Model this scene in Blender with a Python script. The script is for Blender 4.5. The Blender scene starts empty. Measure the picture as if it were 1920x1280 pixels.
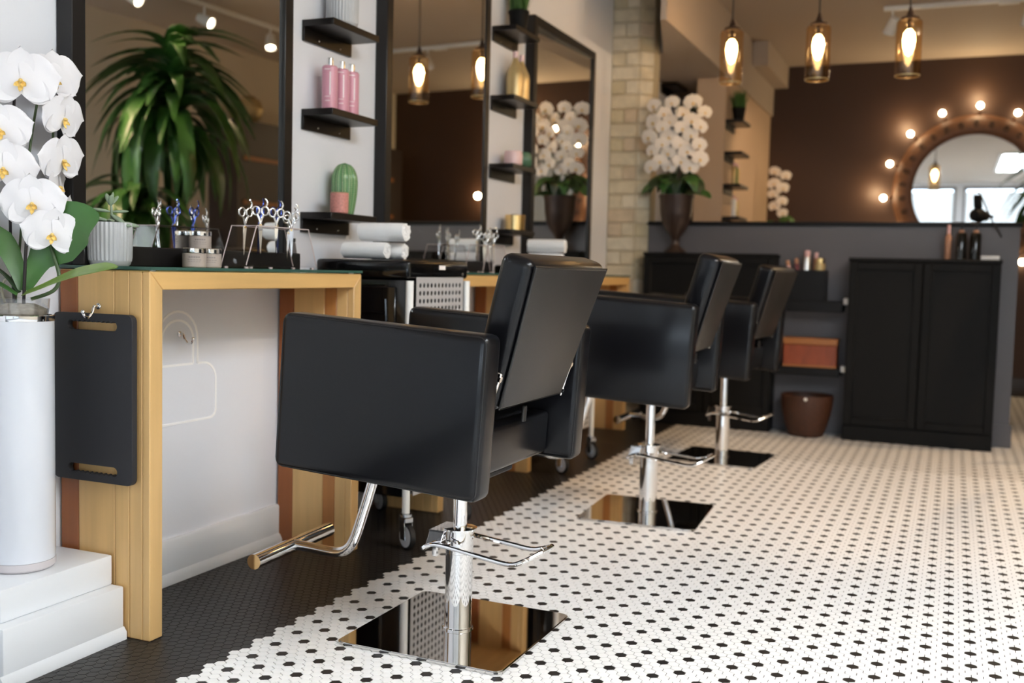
import bpy, bmesh, math, random
from mathutils import Vector, Matrix
random.seed(7)
PI = math.pi
R = math.radians
SC = bpy.context.scene
COL = SC.collection

# ---------------------------------------------------------------- camera
cam_d = bpy.data.cameras.new('camera')
cam_d.sensor_fit = 'HORIZONTAL'
cam_d.sensor_width = 36.0
cam_d.lens = 36.0 * 1930 / 1920
cam_d.clip_start = 0.05
cam_d.dof.use_dof = True
cam_d.dof.focus_distance = 2.38
cam_d.dof.aperture_fstop = 2.7
cam = bpy.data.objects.new('camera', cam_d)
COL.objects.link(cam)
rt = Vector((0.91840819, 0.39488261, 0.02437473))
up = Vector((-0.04942034, 0.05337761, 0.99735072))
fw = Vector((-0.39253539, 0.91717968, -0.06853767))
cam.matrix_world = Matrix(((rt.x, up.x, -fw.x, 0), (rt.y, up.y, -fw.y, 0), (rt.z, up.z, -fw.z, 0.9), (0, 0, 0, 1)))
SC.camera = cam

# ---------------------------------------------------------------- world, exposure, large lights
SC.view_settings.view_transform = 'Standard'
SC.view_settings.look = 'None'
SC.view_settings.gamma = 1.0
SC.view_settings.use_curve_mapping = False
SC.view_settings.exposure = 0.43
W = bpy.data.worlds.new('world')
SC.world = W
W.use_nodes = True
bg = W.node_tree.nodes['Background']
bg.inputs['Color'].default_value = (0.80, 0.90, 1.0, 1)
bg.inputs['Strength'].default_value = 1.1
SC.cycles.max_bounces = 8
SC.cycles.diffuse_bounces = 5
SC.cycles.glossy_bounces = 5
SC.cycles.transparent_max_bounces = 16
SC.cycles.caustics_reflective = False
SC.cycles.caustics_refractive = False
SC.cycles.sample_clamp_indirect = 6.0


def area_light(name, loc, rot, sx, sy, power, color):
    d = bpy.data.lights.new(name, 'AREA')
    d.shape = 'RECTANGLE'
    d.size, d.size_y = sx, sy
    d.energy = power
    d.color = color
    o = bpy.data.objects.new(name, d)
    o.location = loc
    o.rotation_euler = rot
    COL.objects.link(o)
    return o


# daylight standing outside the two shop windows behind the camera
area_light('daylight_street', (0.7, -4.6, 2.3), (R(72), 0, 0), 4.4, 3.4, 235, (0.74, 0.85, 1.0))


FILL_GLOW = 13.0     # strength of the two added ceiling fill panels


def spot(name, loc, target, power, color, angle=70, blend=0.6, size=0.03):
    d = bpy.data.lights.new(name, 'SPOT')
    d.energy = power
    d.color = color
    d.spot_size = R(angle)
    d.spot_blend = blend
    d.shadow_soft_size = size
    o = bpy.data.objects.new(name, d)
    o.location = loc
    v = Vector(target) - Vector(loc)
    o.rotation_euler = v.to_track_quat('-Z', 'Y').to_euler()
    COL.objects.link(o)
    return o


WARM = (1.0, 0.69, 0.41)
TRACK_Y = (-0.6, 1.0, 2.4, 3.4, 4.3, 4.95, 5.59, 6.28)
TRACK_T = ((-1.2, -0.2, 0.6), (-2.0, 2.0, 0.9), (-0.3, 3.2, 0.0), (-2.0, 4.3, 0.9), (-0.3, 4.9, 0.0), (-2.0, 5.4, 0.9), (-1.6, 6.1, 1.3), (0.2, 5.4, 0.0))
TRACK_W = (4, 5, 33, 32, 80, 40, 24, 80)
for y, tg, pw in zip(TRACK_Y, TRACK_T, TRACK_W):
    spot('track_spot_light', (1.05, y, 2.47), tg, pw, WARM, 75)

# ---------------------------------------------------------------- helpers


def srgb(r, g, b):
    def f(c):
        c /= 255.0
        return c / 12.92 if c <= 0.04045 else ((c + 0.055) / 1.055) ** 2.4
    return (f(r), f(g), f(b), 1.0)


def mat(name, color, rough=0.5, metal=0.0, noise=0.0, scale=(8, 8, 8), bump=0.0, bscale=60, emit=None, estr=0, spec=0.5, coat=0.0, sss=0.0):
    m = bpy.data.materials.new(name)
    m.use_nodes = True
    nt = m.node_tree
    b = nt.nodes['Principled BSDF']
    b.inputs['Base Color'].default_value = color
    b.inputs['Roughness'].default_value = rough
    b.inputs['Metallic'].default_value = metal
    b.inputs['Specular IOR Level'].default_value = spec
    b.inputs['Coat Weight'].default_value = coat
    b.inputs['Coat Roughness'].default_value = 0.16 if coat else 0.03
    if sss:
        b.inputs['Subsurface Weight'].default_value = sss
        b.inputs['Subsurface Radius'].default_value = (0.01, 0.01, 0.01)
    if emit:
        b.inputs['Emission Color'].default_value = emit
        b.inputs['Emission Strength'].default_value = estr
    tc = nt.nodes.new('ShaderNodeTexCoord')
    if noise:
        mp = nt.nodes.new('ShaderNodeMapping')
        mp.inputs['Scale'].default_value = scale
        nz = nt.nodes.new('ShaderNodeTexNoise')
        nz.inputs['Scale'].default_value = 1.0
        nz.inputs['Detail'].default_value = 5
        mr = nt.nodes.new('ShaderNodeMapRange')
        mr.inputs['From Min'].default_value = 0.25
        mr.inputs['From Max'].default_value = 0.75
        mr.inputs['To Min'].default_value = 1 - noise
        mr.inputs['To Max'].default_value = 1 + noise
        mx = nt.nodes.new('ShaderNodeMix')
        mx.data_type = 'RGBA'
        mx.blend_type = 'MULTIPLY'
        mx.inputs['Factor'].default_value = 1
        mx.inputs['A'].default_value = color
        nt.links.new(tc.outputs['Object'], mp.inputs['Vector'])
        nt.links.new(mp.outputs['Vector'], nz.inputs['Vector'])
        nt.links.new(nz.outputs['Fac'], mr.inputs['Value'])
        nt.links.new(mr.outputs['Result'], mx.inputs['B'])
        nt.links.new(mx.outputs['Result'], b.inputs['Base Color'])
    if bump:
        n2 = nt.nodes.new('ShaderNodeTexNoise')
        n2.inputs['Scale'].default_value = bscale
        n2.inputs['Detail'].default_value = 3
        bp = nt.nodes.new('ShaderNodeBump')
        bp.inputs['Strength'].default_value = bump
        bp.inputs['Distance'].default_value = 0.004
        nt.links.new(tc.outputs['Object'], n2.inputs['Vector'])
        nt.links.new(n2.outputs['Fac'], bp.inputs['Height'])
        nt.links.new(bp.outputs['Normal'], b.inputs['Normal'])
    return m


def glassy(name, tint, gloss=0.08, rough=0.02, amount=1.0):
    """thin clear sheet: tinted transparency with a Fresnel reflection"""
    m = bpy.data.materials.new(name)
    m.use_nodes = True
    nt = m.node_tree
    nt.nodes.clear()
    out = nt.nodes.new('ShaderNodeOutputMaterial')
    tr = nt.nodes.new('ShaderNodeBsdfTransparent')
    tr.inputs['Color'].default_value = tint
    gl = nt.nodes.new('ShaderNodeBsdfGlossy')
    gl.inputs['Roughness'].default_value = rough
    fr = nt.nodes.new('ShaderNodeFresnel')
    fr.inputs['IOR'].default_value = 1.45
    ge = nt.nodes.new('ShaderNodeNewGeometry')
    ei = nt.nodes.new('ShaderNodeMix')          # same outside-to-glass index on both faces of a thin sheet
    ei.data_type = 'FLOAT'
    ei.inputs[2].default_value = 1.45
    ei.inputs[3].default_value = 1 / 1.45
    nt.links.new(ge.outputs['Backfacing'], ei.inputs[0])
    nt.links.new(ei.outputs[0], fr.inputs['IOR'])
    ad = nt.nodes.new('ShaderNodeMath')
    ad.operation = 'MAXIMUM'
    ad.inputs[1].default_value = gloss
    mx = nt.nodes.new('ShaderNodeMixShader')
    nt.links.new(fr.outputs['Fac'], ad.inputs[0])
    am = nt.nodes.new('ShaderNodeMath')
    am.operation = 'MULTIPLY'
    am.inputs[1].default_value = amount
    nt.links.new(ad.outputs[0], am.inputs[0])
    nt.links.new(am.outputs[0], mx.inputs['Fac'])
    nt.links.new(tr.outputs[0], mx.inputs[1])
    nt.links.new(gl.outputs[0], mx.inputs[2])
    nt.links.new(mx.outputs[0], out.inputs['Surface'])
    return m


class MB:
    """collects shapes that become ONE mesh object"""

    def __init__(self):
        self.v, self.f, self.m = [], [], []
        self.cur = 0

    def add(self, verts, faces, M=None):
        b = len(self.v)
        for p in verts:
            p = Vector(p)
            self.v.append(M @ p if M else p)
        for f in faces:
            self.f.append([b + i for i in f])
            self.m.append(self.cur)
        return self

    def box(self, x0, x1, y0, y1, z0, z1, M=None):
        v = [(x, y, z) for x in (x0, x1) for y in (y0, y1) for z in (z0, z1)]
        f = [(0, 1, 3, 2), (4, 6, 7, 5), (0, 4, 5, 1), (2, 3, 7, 6), (0, 2, 6, 4), (1, 5, 7, 3)]
        return self.add(v, f, M)

    def rbox(self, x0, x1, y0, y1, z0, z1, r=0.01, seg=2, M=None):
        bm = bmesh.new()
        bmesh.ops.create_cube(bm, size=1)
        for v in bm.verts:
            v.co = Vector(((x0 + x1) / 2 + v.co.x * (x1 - x0), (y0 + y1) / 2 + v.co.y * (y1 - y0), (z0 + z1) / 2 + v.co.z * (z1 - z0)))
        return self._bev(bm, r, seg, M)

    def _bev(self, bm, r, seg, M=None):
        bmesh.ops.bevel(bm, geom=list(bm.edges), offset=r, segments=seg, profile=0.5, affect='EDGES')
        bm.verts.index_update()
        self.add([v.co.copy() for v in bm.verts], [[v.index for v in f.verts] for f in bm.faces], M)
        bm.free()
        return self

    def hull8(self, pts, r=0.01, seg=2, M=None):
        """pts: 8 corners in the order of box() (x major, y, z)"""
        bm = bmesh.new()
        vs = [bm.verts.new(p) for p in pts]
        for f in [(0, 1, 3, 2), (4, 6, 7, 5), (0, 4, 5, 1), (2, 3, 7, 6), (0, 2, 6, 4), (1, 5, 7, 3)]:
            bm.faces.new([vs[i] for i in f])
        bmesh.ops.recalc_face_normals(bm, faces=bm.faces)
        if r:
            return self._bev(bm, r, seg, M)
        bm.verts.index_update()
        self.add([v.co.copy() for v in bm.verts], [[v.index for v in f.verts] for f in bm.faces], M)
        bm.free()
        return self

    def lathe(self, prof, n=24, M=None, cap=True, ribs=0, amp=0.0):
        v, f = [], []
        for (r, z) in prof:
            for k in range(n):
                a = 2 * PI * k / n
                rr = r
                if ribs and r > 0.004:
                    rr = r + amp * math.cos(ribs * a)
                v.append((rr * math.cos(a), rr * math.sin(a), z))
        for i in range(len(prof) - 1):
            for k in range(n):
                k2 = (k + 1) % n
                f.append((i * n + k, i * n + k2, (i + 1) * n + k2, (i + 1) * n + k))
        if cap:
            if prof[0][0] > 1e-5:
                f.append(list(range(n))[::-1])
            if prof[-1][0] > 1e-5:
                f.append([(len(prof) - 1) * n + k for k in range(n)])
        return self.add(v, f, M)

    def tube(self, pts, r, n=10, M=None, smooth=0, close=False):
        pts = [Vector(p) for p in pts]
        rs = list(r) if isinstance(r, (list, tuple)) else [r] * len(pts)
        if smooth:
            q, qr = [], []
            N = len(pts)
            for i in range(N if close else N - 1):
                p0 = pts[(i - 1) % N] if close else pts[max(i - 1, 0)]
                p1, p2 = pts[i], pts[(i + 1) % N]
                p3 = pts[(i + 2) % N] if close else pts[min(i + 2, N - 1)]
                for s in range(smooth):
                    t = s / smooth
                    q.append(0.5 * ((2 * p1) + (p2 - p0) * t + (2 * p0 - 5 * p1 + 4 * p2 - p3) * t * t + (3 * p1 - p0 - 3 * p2 + p3) * t ** 3))
                    qr.append(rs[i] * (1 - t) + rs[(i + 1) % N] * t)
            if not close:
                q.append(pts[-1])
                qr.append(rs[-1])
            pts, rs = q, qr
        N = len(pts)
        v, f = [], []
        ref = None
        for i in range(N):
            a = pts[i - 1] if (i > 0 or close) else pts[i]
            b = pts[(i + 1) % N] if (i < N - 1 or close) else pts[i]
            t = (b - a)
            t = t.normalized() if t.length > 1e-9 else Vector((0, 0, 1))
            if ref is None:
                ref = Vector((0, 0, 1)) if abs(t.z) < 0.9 else Vector((1, 0, 0))
            s = t.cross(ref)
            s.normalize()
            ref = s.cross(t)
            for k in range(n):
                an = 2 * PI * k / n
                v.append(pts[i] + (s * math.cos(an) + ref * math.sin(an)) * rs[i])
        for i in range(N if close else N - 1):
            j = (i + 1) % N
            for k in range(n):
                k2 = (k + 1) % n
                f.append((i * n + k, i * n + k2, j * n + k2, j * n + k))
        if not close:
            f.append(list(range(n))[::-1])
            f.append([(N - 1) * n + k for k in range(n)])
        return self.add(v, f, M)

    def prism(self, poly, axis, a0, a1, M=None):
        """poly of 2-D points extruded along axis 'x','y','z' (other two axes in order)"""
        n = len(poly)
        v = []
        for a in (a0, a1):
            for (p, q) in poly:
                v.append({'x': (a, p, q), 'y': (p, a, q), 'z': (p, q, a)}[axis])
        f = [list(range(n))[::-1], [n + k for k in range(n)]]
        for k in range(n):
            k2 = (k + 1) % n
            f.append((k, k2, n + k2, n + k))
        return self.add(v, f, M)

    def sphere(self, c, r, n=12, m=8, M=None, sz=1.0):
        prof = [(max(r * math.sin(PI * i / m), 1e-6), -r * sz * math.cos(PI * i / m)) for i in range(m + 1)]
        T = Matrix.Translation(Vector(c))
        return self.lathe(prof, n, (M @ T) if M else T, cap=False)

    def build(self, name, mats, parent=None, smooth=35, loc=None, kind=None):
        me = bpy.data.meshes.new(name)
        me.from_pydata([tuple(p) for p in self.v], [], self.f)
        if not isinstance(mats, (list, tuple)):
            mats = [mats]
        for m in mats:
            me.materials.append(m)
        if any(self.m):
            me.polygons.foreach_set('material_index', self.m)
        bm = bmesh.new()
        bm.from_mesh(me)
        bmesh.ops.recalc_face_normals(bm, faces=bm.faces)
        bm.to_mesh(me)
        bm.free()
        if smooth:
            me.polygons.foreach_set('use_smooth', [True] * len(me.polygons))
            me.set_sharp_from_angle(angle=R(smooth))
        me.update()
        return link(name, me, parent, loc, kind)


def link(name, me, parent=None, loc=None, kind=None):
    o = bpy.data.objects.new(name, me)
    COL.objects.link(o)
    if parent is not None:
        o.parent = parent
    if loc is not None:
        o.location = loc
    if kind:
        o['kind'] = kind
    return o


def thing(name, label, cat, loc=(0, 0, 0), rz=0.0, group=None):
    o = bpy.data.objects.new(name, None)
    o.empty_display_size = 0.1
    COL.objects.link(o)
    o.location = loc
    o.rotation_euler = (0, 0, rz)
    return tag(o, label, cat, group)


def tag(o, label, cat, group=None):
    o['label'] = label
    o['category'] = cat
    if group:
        o['group'] = group
    return o


def dup(root, loc, rz=None, label=None, group=None):
    r = root.copy()
    COL.objects.link(r)
    r.location = loc
    if rz is not None:
        r.rotation_euler = (0, 0, rz)
    if label:
        r['label'] = label
    if group:
        r['group'] = group
    for ch in list(root.children):
        c = ch.copy()
        COL.objects.link(c)
        c.parent = r
        for g in list(ch.children):
            d = g.copy()
            COL.objects.link(d)
            d.parent = c
    return r


def T(x, y, z):
    return Matrix.Translation((x, y, z))


def RX(a):
    return Matrix.Rotation(a, 4, 'X')


def RY(a):
    return Matrix.Rotation(a, 4, 'Y')


def RZ(a):
    return Matrix.Rotation(a, 4, 'Z')


# ---------------------------------------------------------------- materials
M_wall = mat('wall_paint', srgb(226, 228, 234), 0.6, bump=0.03, bscale=40)
M_trim = mat('white_gloss_paint', srgb(222, 224, 227), 0.35)
M_ceil = mat('ceiling_paint', srgb(184, 168, 152), 0.7)
M_back = mat('brown_wall_paint', srgb(64, 41, 27), 0.55, noise=0.06, scale=(1.5, 1.5, 1.5))
M_grey = mat('slate_grey_paint', srgb(92, 89, 92), 0.5)
M_cap = mat('black_cap_paint', srgb(18, 18, 19), 0.45, spec=0.2)
M_beige = mat('side_wall_paint', srgb(208, 196, 176), 0.6)
M_black = mat('black_lacquer', srgb(26, 26, 26), 0.5, spec=0.07)
M_blackg = mat('glossy_black_plastic', srgb(12, 12, 13), 0.12)
M_frame = mat('dark_mirror_frame', srgb(24, 22, 22), 0.36, spec=0.35)
M_shelf = mat('dark_shelf', srgb(20, 16, 15), 0.34, spec=0.4)
M_leather = mat('black_leather', srgb(15, 15, 18), 0.30, bump=0.07, bscale=420, spec=0.12, coat=0.42)
M_leather2 = mat('grey_black_leather_back', srgb(36, 34, 33), 0.42, bump=0.12, bscale=420, spec=0.5)
M_pipe = mat('black_piping', srgb(16, 16, 18), 0.4)
M_chrome = mat('chrome', (0.86, 0.86, 0.87, 1), 0.05, 1.0)
M_plate = mat('polished_plate', (0.62, 0.61, 0.60, 1), 0.035, 1.0)
M_steel = mat('brushed_steel', (0.6, 0.6, 0.6, 1), 0.3, 1.0)
M_zinc = mat('zinc_bracket', (0.55, 0.57, 0.6, 1), 0.25, 1.0)
M_tilew = mat('white_tile', srgb(248, 247, 245), 0.3)
M_tileb = mat('black_tile', srgb(40, 38, 37), 0.40, spec=0.3)
M_groutw = mat('grout', srgb(106, 101, 98), 0.85)
M_mirror = mat('mirror_glass', (0.86, 0.87, 0.86, 1), 0.0, 1.0)
M_desk_l = mat('light_alder_v', srgb(214, 174, 116), 0.38, noise=0.14, scale=(26, 26, 1.6))
M_desk_m = mat('mid_alder_v', srgb(176, 118, 64), 0.38, noise=0.16, scale=(26, 26, 1.6))
M_desk_d = mat('dark_alder_v', srgb(150, 88, 46), 0.4, noise=0.14, scale=(26, 26, 1.6))
M_desk_h = mat('light_alder_h', srgb(216, 174, 112), 0.38, noise=0.13, scale=(26, 1.6, 26))
M_glass = glassy('glass_top', (0.72, 0.86, 0.80, 1), 0.10)
M_glass_edge = mat('glass_edge_green', srgb(62, 92, 82), 0.15)
M_pane = glassy('window_pane', (0.96, 0.98, 0.98, 1), 0.04)
M_acry = glassy('acrylic', (0.95, 0.94, 0.94, 1), 0.03, amount=0.4)
M_acry_edge = mat('acrylic_edge', srgb(205, 190, 188), 0.2)
M_amber = glassy('amber_glass', (0.95, 0.78, 0.56, 1), 0.07)
M_bulb = mat('bulb_glow', (1, 0.8, 0.5, 1), 0.3, emit=(1.0, 0.70, 0.34, 1), estr=26)
M_bulb2 = mat('mirror_bulb_glow', (1, 0.85, 0.6, 1), 0.3, emit=(1.0, 0.80, 0.50, 1), estr=24)
M_spot = mat('spot_lamp_glow', (1, 0.9, 0.7, 1), 0.3, emit=(1.0, 0.85, 0.62, 1), estr=14)
M_bronze = mat('dark_bronze', srgb(66, 52, 46), 0.3, 0.35, noise=0.2, scale=(14, 14, 14))
M_petal = mat('orchid_petal', srgb(238, 236, 239), 0.5, sss=0.25)
M_petal2 = mat('orchid_petal_cream', srgb(246, 238, 228), 0.5, sss=0.2)
M_lip = mat('orchid_lip', srgb(240, 206, 120), 0.5, noise=0.35, scale=(120, 120, 120))
M_leaf = mat('orchid_leaf', srgb(62, 104, 48), 0.36, noise=0.12, scale=(20, 20, 20))
M_leaf_y = mat('orchid_leaf_light', srgb(112, 140, 62), 0.4, noise=0.12, scale=(20, 20, 20))
M_leaf_d = mat('dark_leaf', srgb(36, 58, 30), 0.4, noise=0.15, scale=(14, 14, 14))
M_drac = mat('dracaena_leaf', srgb(52, 92, 38), 0.38, noise=0.25, scale=(7, 7, 7))
M_grass = mat('grass_blade', srgb(66, 104, 40), 0.5)
M_stem = mat('dark_stake', srgb(30, 18, 22), 0.5)
M_stemg = mat('green_stem', srgb(64, 84, 48), 0.5)
M_root = mat('air_root', srgb(196, 190, 170), 0.6)
M_bark = mat('orchid_bark', srgb(172, 164, 150), 0.9, noise=0.4, scale=(60, 60, 60))
M_vase = mat('white_vase', srgb(214, 217, 224), 0.12, coat=0.4)
M_clear = glassy('clear_plastic', (0.93, 0.93, 0.93, 1), 0.08)
M_clearb = mat('vase_base_plastic', srgb(196, 190, 192), 0.15)
M_grey_cer = mat('grey_ceramic', srgb(178, 180, 182), 0.35, noise=0.05, scale=(30, 30, 30))
M_succ = mat('succulent', srgb(140, 158, 134), 0.5, noise=0.15, scale=(50, 50, 50))
M_soil = mat('soil', srgb(70, 58, 48), 0.9)
M_pink = mat('pink_bottle', srgb(208, 148, 164), 0.3)
M_pinkm = mat('pink_matt_glass', srgb(198, 132, 122), 0.5, noise=0.25, scale=(140, 140, 140))
M_pinkc = mat('pale_pink_candle', srgb(228, 196, 196), 0.3)
M_greenc = mat('green_ceramic', srgb(96, 140, 92), 0.14)
M_dgreen = mat('dark_green_glass', srgb(74, 112, 88), 0.2)
M_dot = mat('cactus_dot', srgb(214, 222, 176), 0.3)
M_gold = mat('gold', (0.83, 0.60, 0.28, 1), 0.25, 1.0)
M_goldp = mat('gold_bottle', srgb(196, 172, 122), 0.3, 0.4)
M_jar = mat('jar_taupe', srgb(190, 176, 166), 0.32)
M_towel = mat('towel', srgb(252, 252, 252), 0.95, bump=0.6, bscale=500)
M_print = mat('white_print', srgb(240, 236, 236), 0.5)
M_printd = mat('grey_print', srgb(150, 140, 136), 0.5)
M_chalk = mat('white_line_paint', srgb(250, 249, 248), 0.5)
M_mortar = mat('mortar', srgb(190, 178, 152), 0.9, bump=0.4, bscale=60)
M_brick = [mat('limewashed_brick', srgb(*c), 0.85, noise=0.14, scale=(16, 16, 16), bump=0.5, bscale=50) for c in ((206, 194, 168), (194, 182, 152), (214, 204, 182), (200, 182, 156))]
M_carve = mat('carved_wood', srgb(92, 60, 40), 0.5, noise=0.2, scale=(30, 30, 30))
M_carved = mat('carved_hollow', srgb(40, 26, 18), 0.7)
M_box = mat('stained_box_wood', srgb(132, 62, 32), 0.4, noise=0.22, scale=(40, 8, 8))
M_boxe = mat('box_rim_wood', srgb(150, 96, 50), 0.4)
M_basket = mat('brown_wicker', srgb(66, 36, 20), 0.55, noise=0.3, scale=(60, 60, 90), bump=0.5, bscale=120)
M_wheel = mat('grey_nylon', srgb(196, 196, 198), 0.4)
M_rubber = mat('black_rubber', srgb(22, 22, 23), 0.6)
M_white = mat('white_plastic', srgb(236, 236, 234), 0.4)
M_panel = mat('grey_perforated_sheet', srgb(176, 174, 174), 0.4)
M_blue = mat('blue_anodised', (0.10, 0.14, 0.45, 1), 0.15, 1.0)
M_brown = mat('dark_brown_cabinet', srgb(48, 36, 30), 0.4, noise=0.1, scale=(3, 3, 3))
M_blind = mat('blind_slat', srgb(226, 226, 224), 0.5)
M_red = mat('dark_red_tube', srgb(108, 24, 32), 0.35)
M_rose = mat('rose_tube', srgb(214, 172, 170), 0.35)
M_tan = mat('tan_tube', srgb(178, 128, 98), 0.4)
M_trunk = mat('plant_trunk', srgb(120, 92, 66), 0.85, noise=0.3, scale=(30, 30, 60))
M_cord = mat('black_cord', srgb(26, 23, 21), 0.5)

M_warm = mat('warm_pier_paint', srgb(206, 178, 150), 0.6)

CEIL = 2.68
YB = 9.06          # back wall
XR = 1.9           # right wall
YF = -2.2          # street wall

# ---------------------------------------------------------------- floor and its tiles
D = 0.0254         # hexagon pitch
ROW = D * math.sqrt(3) / 2
TX, TY = -0.785, 2.473
HR = (D - 0.0019) / math.sqrt(3)      # circumradius of one tile

fl = MB().box(-2.1, 2.0, YF - 0.1, YB + 0.1, -0.12, -0.0016)
floor = fl.build('floor', M_groutw, smooth=0, kind='structure')


def tile_black(r, k2):
    """r row, k2 twice the column; black border near the stations, white field with black dots"""
    n4 = (r - 2 * -15) % 4                 # rows away from a border dot row
    dist = min(n4, 4 - n4)
    if k2 / 2.0 < -26 - 2 + 0.5 * dist - 0.01:
        return True
    if r % 2 == 0 and k2 % 4 == 0:
        return ((r // 2) + (k2 // 4)) % 2 == 0
    return False


PXF = 1930.0
CAMP = Vector((0, 0, 0.9))


def to_px(p):
    d = p - CAMP
    z = d.dot(fw)
    if z < 0.1:
        return None
    return (960 + PXF * d.dot(rt) / z, 640 - PXF * d.dot(up) / z, z)


tiles_all, cand = [], []
r0 = int((YF - TY) / ROW) + 1
r1 = int((YB - TY) / ROW)
for r in range(r0, r1):
    y = TY + r * ROW
    odd = r % 2
    kmin = int((-2.0 - TX) / D) - 1
    kmax = int((XR - TX) / D) + 1
    for k in range(kmin, kmax):
        k2 = 2 * k + odd
        x = TX + D * k2 / 2.0
        if x < -1.99 or x > XR - 0.01:
            continue
        hid = (x < -1.76 and y < 1.88) or (-1.335 < x < -0.865 and 2.02 < y < 2.51) or (x < -1.69 and 1.85 < y < 1.92)
        tiles_all.append((x, y, tile_black(r, k2)))
        if not hid and 1.2 < y < 3.2:
            q = to_px(Vector((x, y, 0)))
            if q and 6 < q[0] < 1914 and q[1] < 1276:
                cand.append((q[2], len(tiles_all) - 1))
cand.sort()
single = set(i for _, i in cand[:300])

HEX = [(math.sin(PI / 3 * i), math.cos(PI / 3 * i)) for i in range(6)]


def tile_mesh(name, m):
    b = MB()
    ri = HR - 0.0006
    v = [(HR * a, HR * c, -0.0016) for a, c in HEX] + [(HR * a, HR * c, -0.0005) for a, c in HEX] + [(ri * a, ri * c, 0) for a, c in HEX]
    f = [[12 + i for i in range(6)][::-1]]
    for i in range(6):
        j = (i + 1) % 6
        f.append((i, j, 6 + j, 6 + i))
        f.append((6 + i, 6 + j, 12 + j, 12 + i))
    b.add(v, f)
    me = bpy.data.meshes.new(name)
    me.from_pydata([tuple(p) for p in b.v], [], b.f)
    bm = bmesh.new()
    bm.from_mesh(me)
    bmesh.ops.recalc_face_normals(bm, faces=bm.faces)
    bm.to_mesh(me)
    bm.free()
    me.materials.append(m)
    return me


me_w, me_b = tile_mesh('tile_white', M_tilew), tile_mesh('tile_black', M_tileb)
for i in sorted(single):
    x, y, blk = tiles_all[i]
    link('tile', me_b if blk else me_w, floor, (x, y, 0))
vv, ff, mm = [], [], []
for i, (x, y, blk) in enumerate(tiles_all):
    if i in single:
        continue
    b = len(vv)
    near = 1.0 < y < 5.2 and x < 0.8
    vv.extend((x + HR * a, y + HR * c, 0.0) for a, c in HEX)
    ff.append((b + 5, b + 4, b + 3, b + 2, b + 1, b))
    mm.append(1 if blk else 0)
    if near:
        vv.extend((x + HR * a, y + HR * c, -0.0016) for a, c in HEX)
        for q in range(6):
            j = (q + 1) % 6
            ff.append((b + q, b + j, b + 6 + j, b + 6 + q))
            mm.append(1 if blk else 0)
me = bpy.data.meshes.new('tile_field')
me.from_pydata(vv, [], ff)
me.materials.append(M_tilew)
me.materials.append(M_tileb)
me.polygons.foreach_set('material_index', mm)
me.update()
link('tile_field', me, floor, kind='stuff')

# ---------------------------------------------------------------- room shell
MB().box(-2.1, -2.0, YF - 0.1, YB + 0.1, -0.05, CEIL + 0.05).build('wall_left', M_wall, smooth=0, kind='structure')
wall_left = bpy.data.objects['wall_left']
MB().box(-2.1, 2.0, YB, YB + 0.1, -0.05, CEIL + 0.05).build('wall_back', M_back, smooth=0, kind='structure')
MB().box(XR, XR + 0.1, YF - 0.1, YB + 0.1, -0.05, CEIL + 0.05).build('wall_right', M_beige, smooth=0, kind='structure')
MB().box(-2.1, 2.0, YF - 0.1, YB + 0.1, CEIL, CEIL + 0.1).build('ceiling', M_ceil, smooth=0, kind='structure')
# street wall with two window openings
wf = MB()
wf.box(-2.1, 2.0, YF - 0.1, YF, -0.05, 0.12)
wf.box(-2.1, 2.0, YF - 0.1, YF, 2.60, CEIL + 0.05)
for x0, x1 in ((-2.1, -1.85), (-0.06, 0.06), (1.75, 2.0)):
    wf.box(x0, x1, YF - 0.1, YF, 0.12, 2.60)
wf.build('wall_front', M_wall, smooth=0, kind='structure')
for n, (x0, x1) in enumerate(((-1.85, -0.06), (0.06, 1.75))):
    w = MB()
    for a, b_, c, d in ((x0, x0 + 0.05, 0.12, 2.60), (x1 - 0.05, x1, 0.12, 2.60), (x0 + 0.05, x1 - 0.05, 0.12, 0.17), (x0 + 0.05, x1 - 0.05, 2.55, 2.60), (x0 + 0.05, x1 - 0.05, 1.20, 1.24)):
        w.box(a, b_, YF - 0.08, YF - 0.02, c, d)
    wo = w.build('window_%d' % (n + 1), M_grey, smooth=0, kind='structure')
    MB().box(x0 + 0.05, x1 - 0.05, YF - 0.052, YF - 0.048, 0.17, 2.55).build('pane', M_pane, wo, smooth=0)
    bl = MB()
    for k in range(34):
        z = 1.0 + k * 0.045
        bl.box(x0 + 0.03, x1 - 0.03, -0.022, 0.022, -0.001, 0.001, T(0, YF + 0.035, z) @ RX(R(58)))
    bo = bl.build('blind_slats', M_blind, wo, smooth=0, kind='stuff')

# skirting on the left wall, with a rounded shoe
sk = MB()
prof = [(-2.0, 0.0), (-1.972, 0.0), (-1.972, 0.012), (-1.98, 0.026), (-1.985, 0.03), (-1.985, 0.118), (-1.99, 0.124), (-2.0, 0.124)]
for y0, y1 in ((1.905, 2.745), (3.385, 4.215), (4.815, 5.655)):
    sk.prism([(x, z) for x, z in prof], 'y', y0, y1)
sk.prism([(x, z) for x, z in prof], 'y', YF, 1.5)
sk.build('baseboard_left', M_trim, smooth=40, kind='structure')
MB().box(XR - 0.015, XR, YF, YB, 0, 0.12).build('baseboard_right', M_trim, smooth=0, kind='structure')
MB().rbox(-1.5, XR, YB - 0.02, YB, 0, 0.15, 0.004).build('baseboard_back', M_brown, smooth=40, kind='structure')

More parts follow.
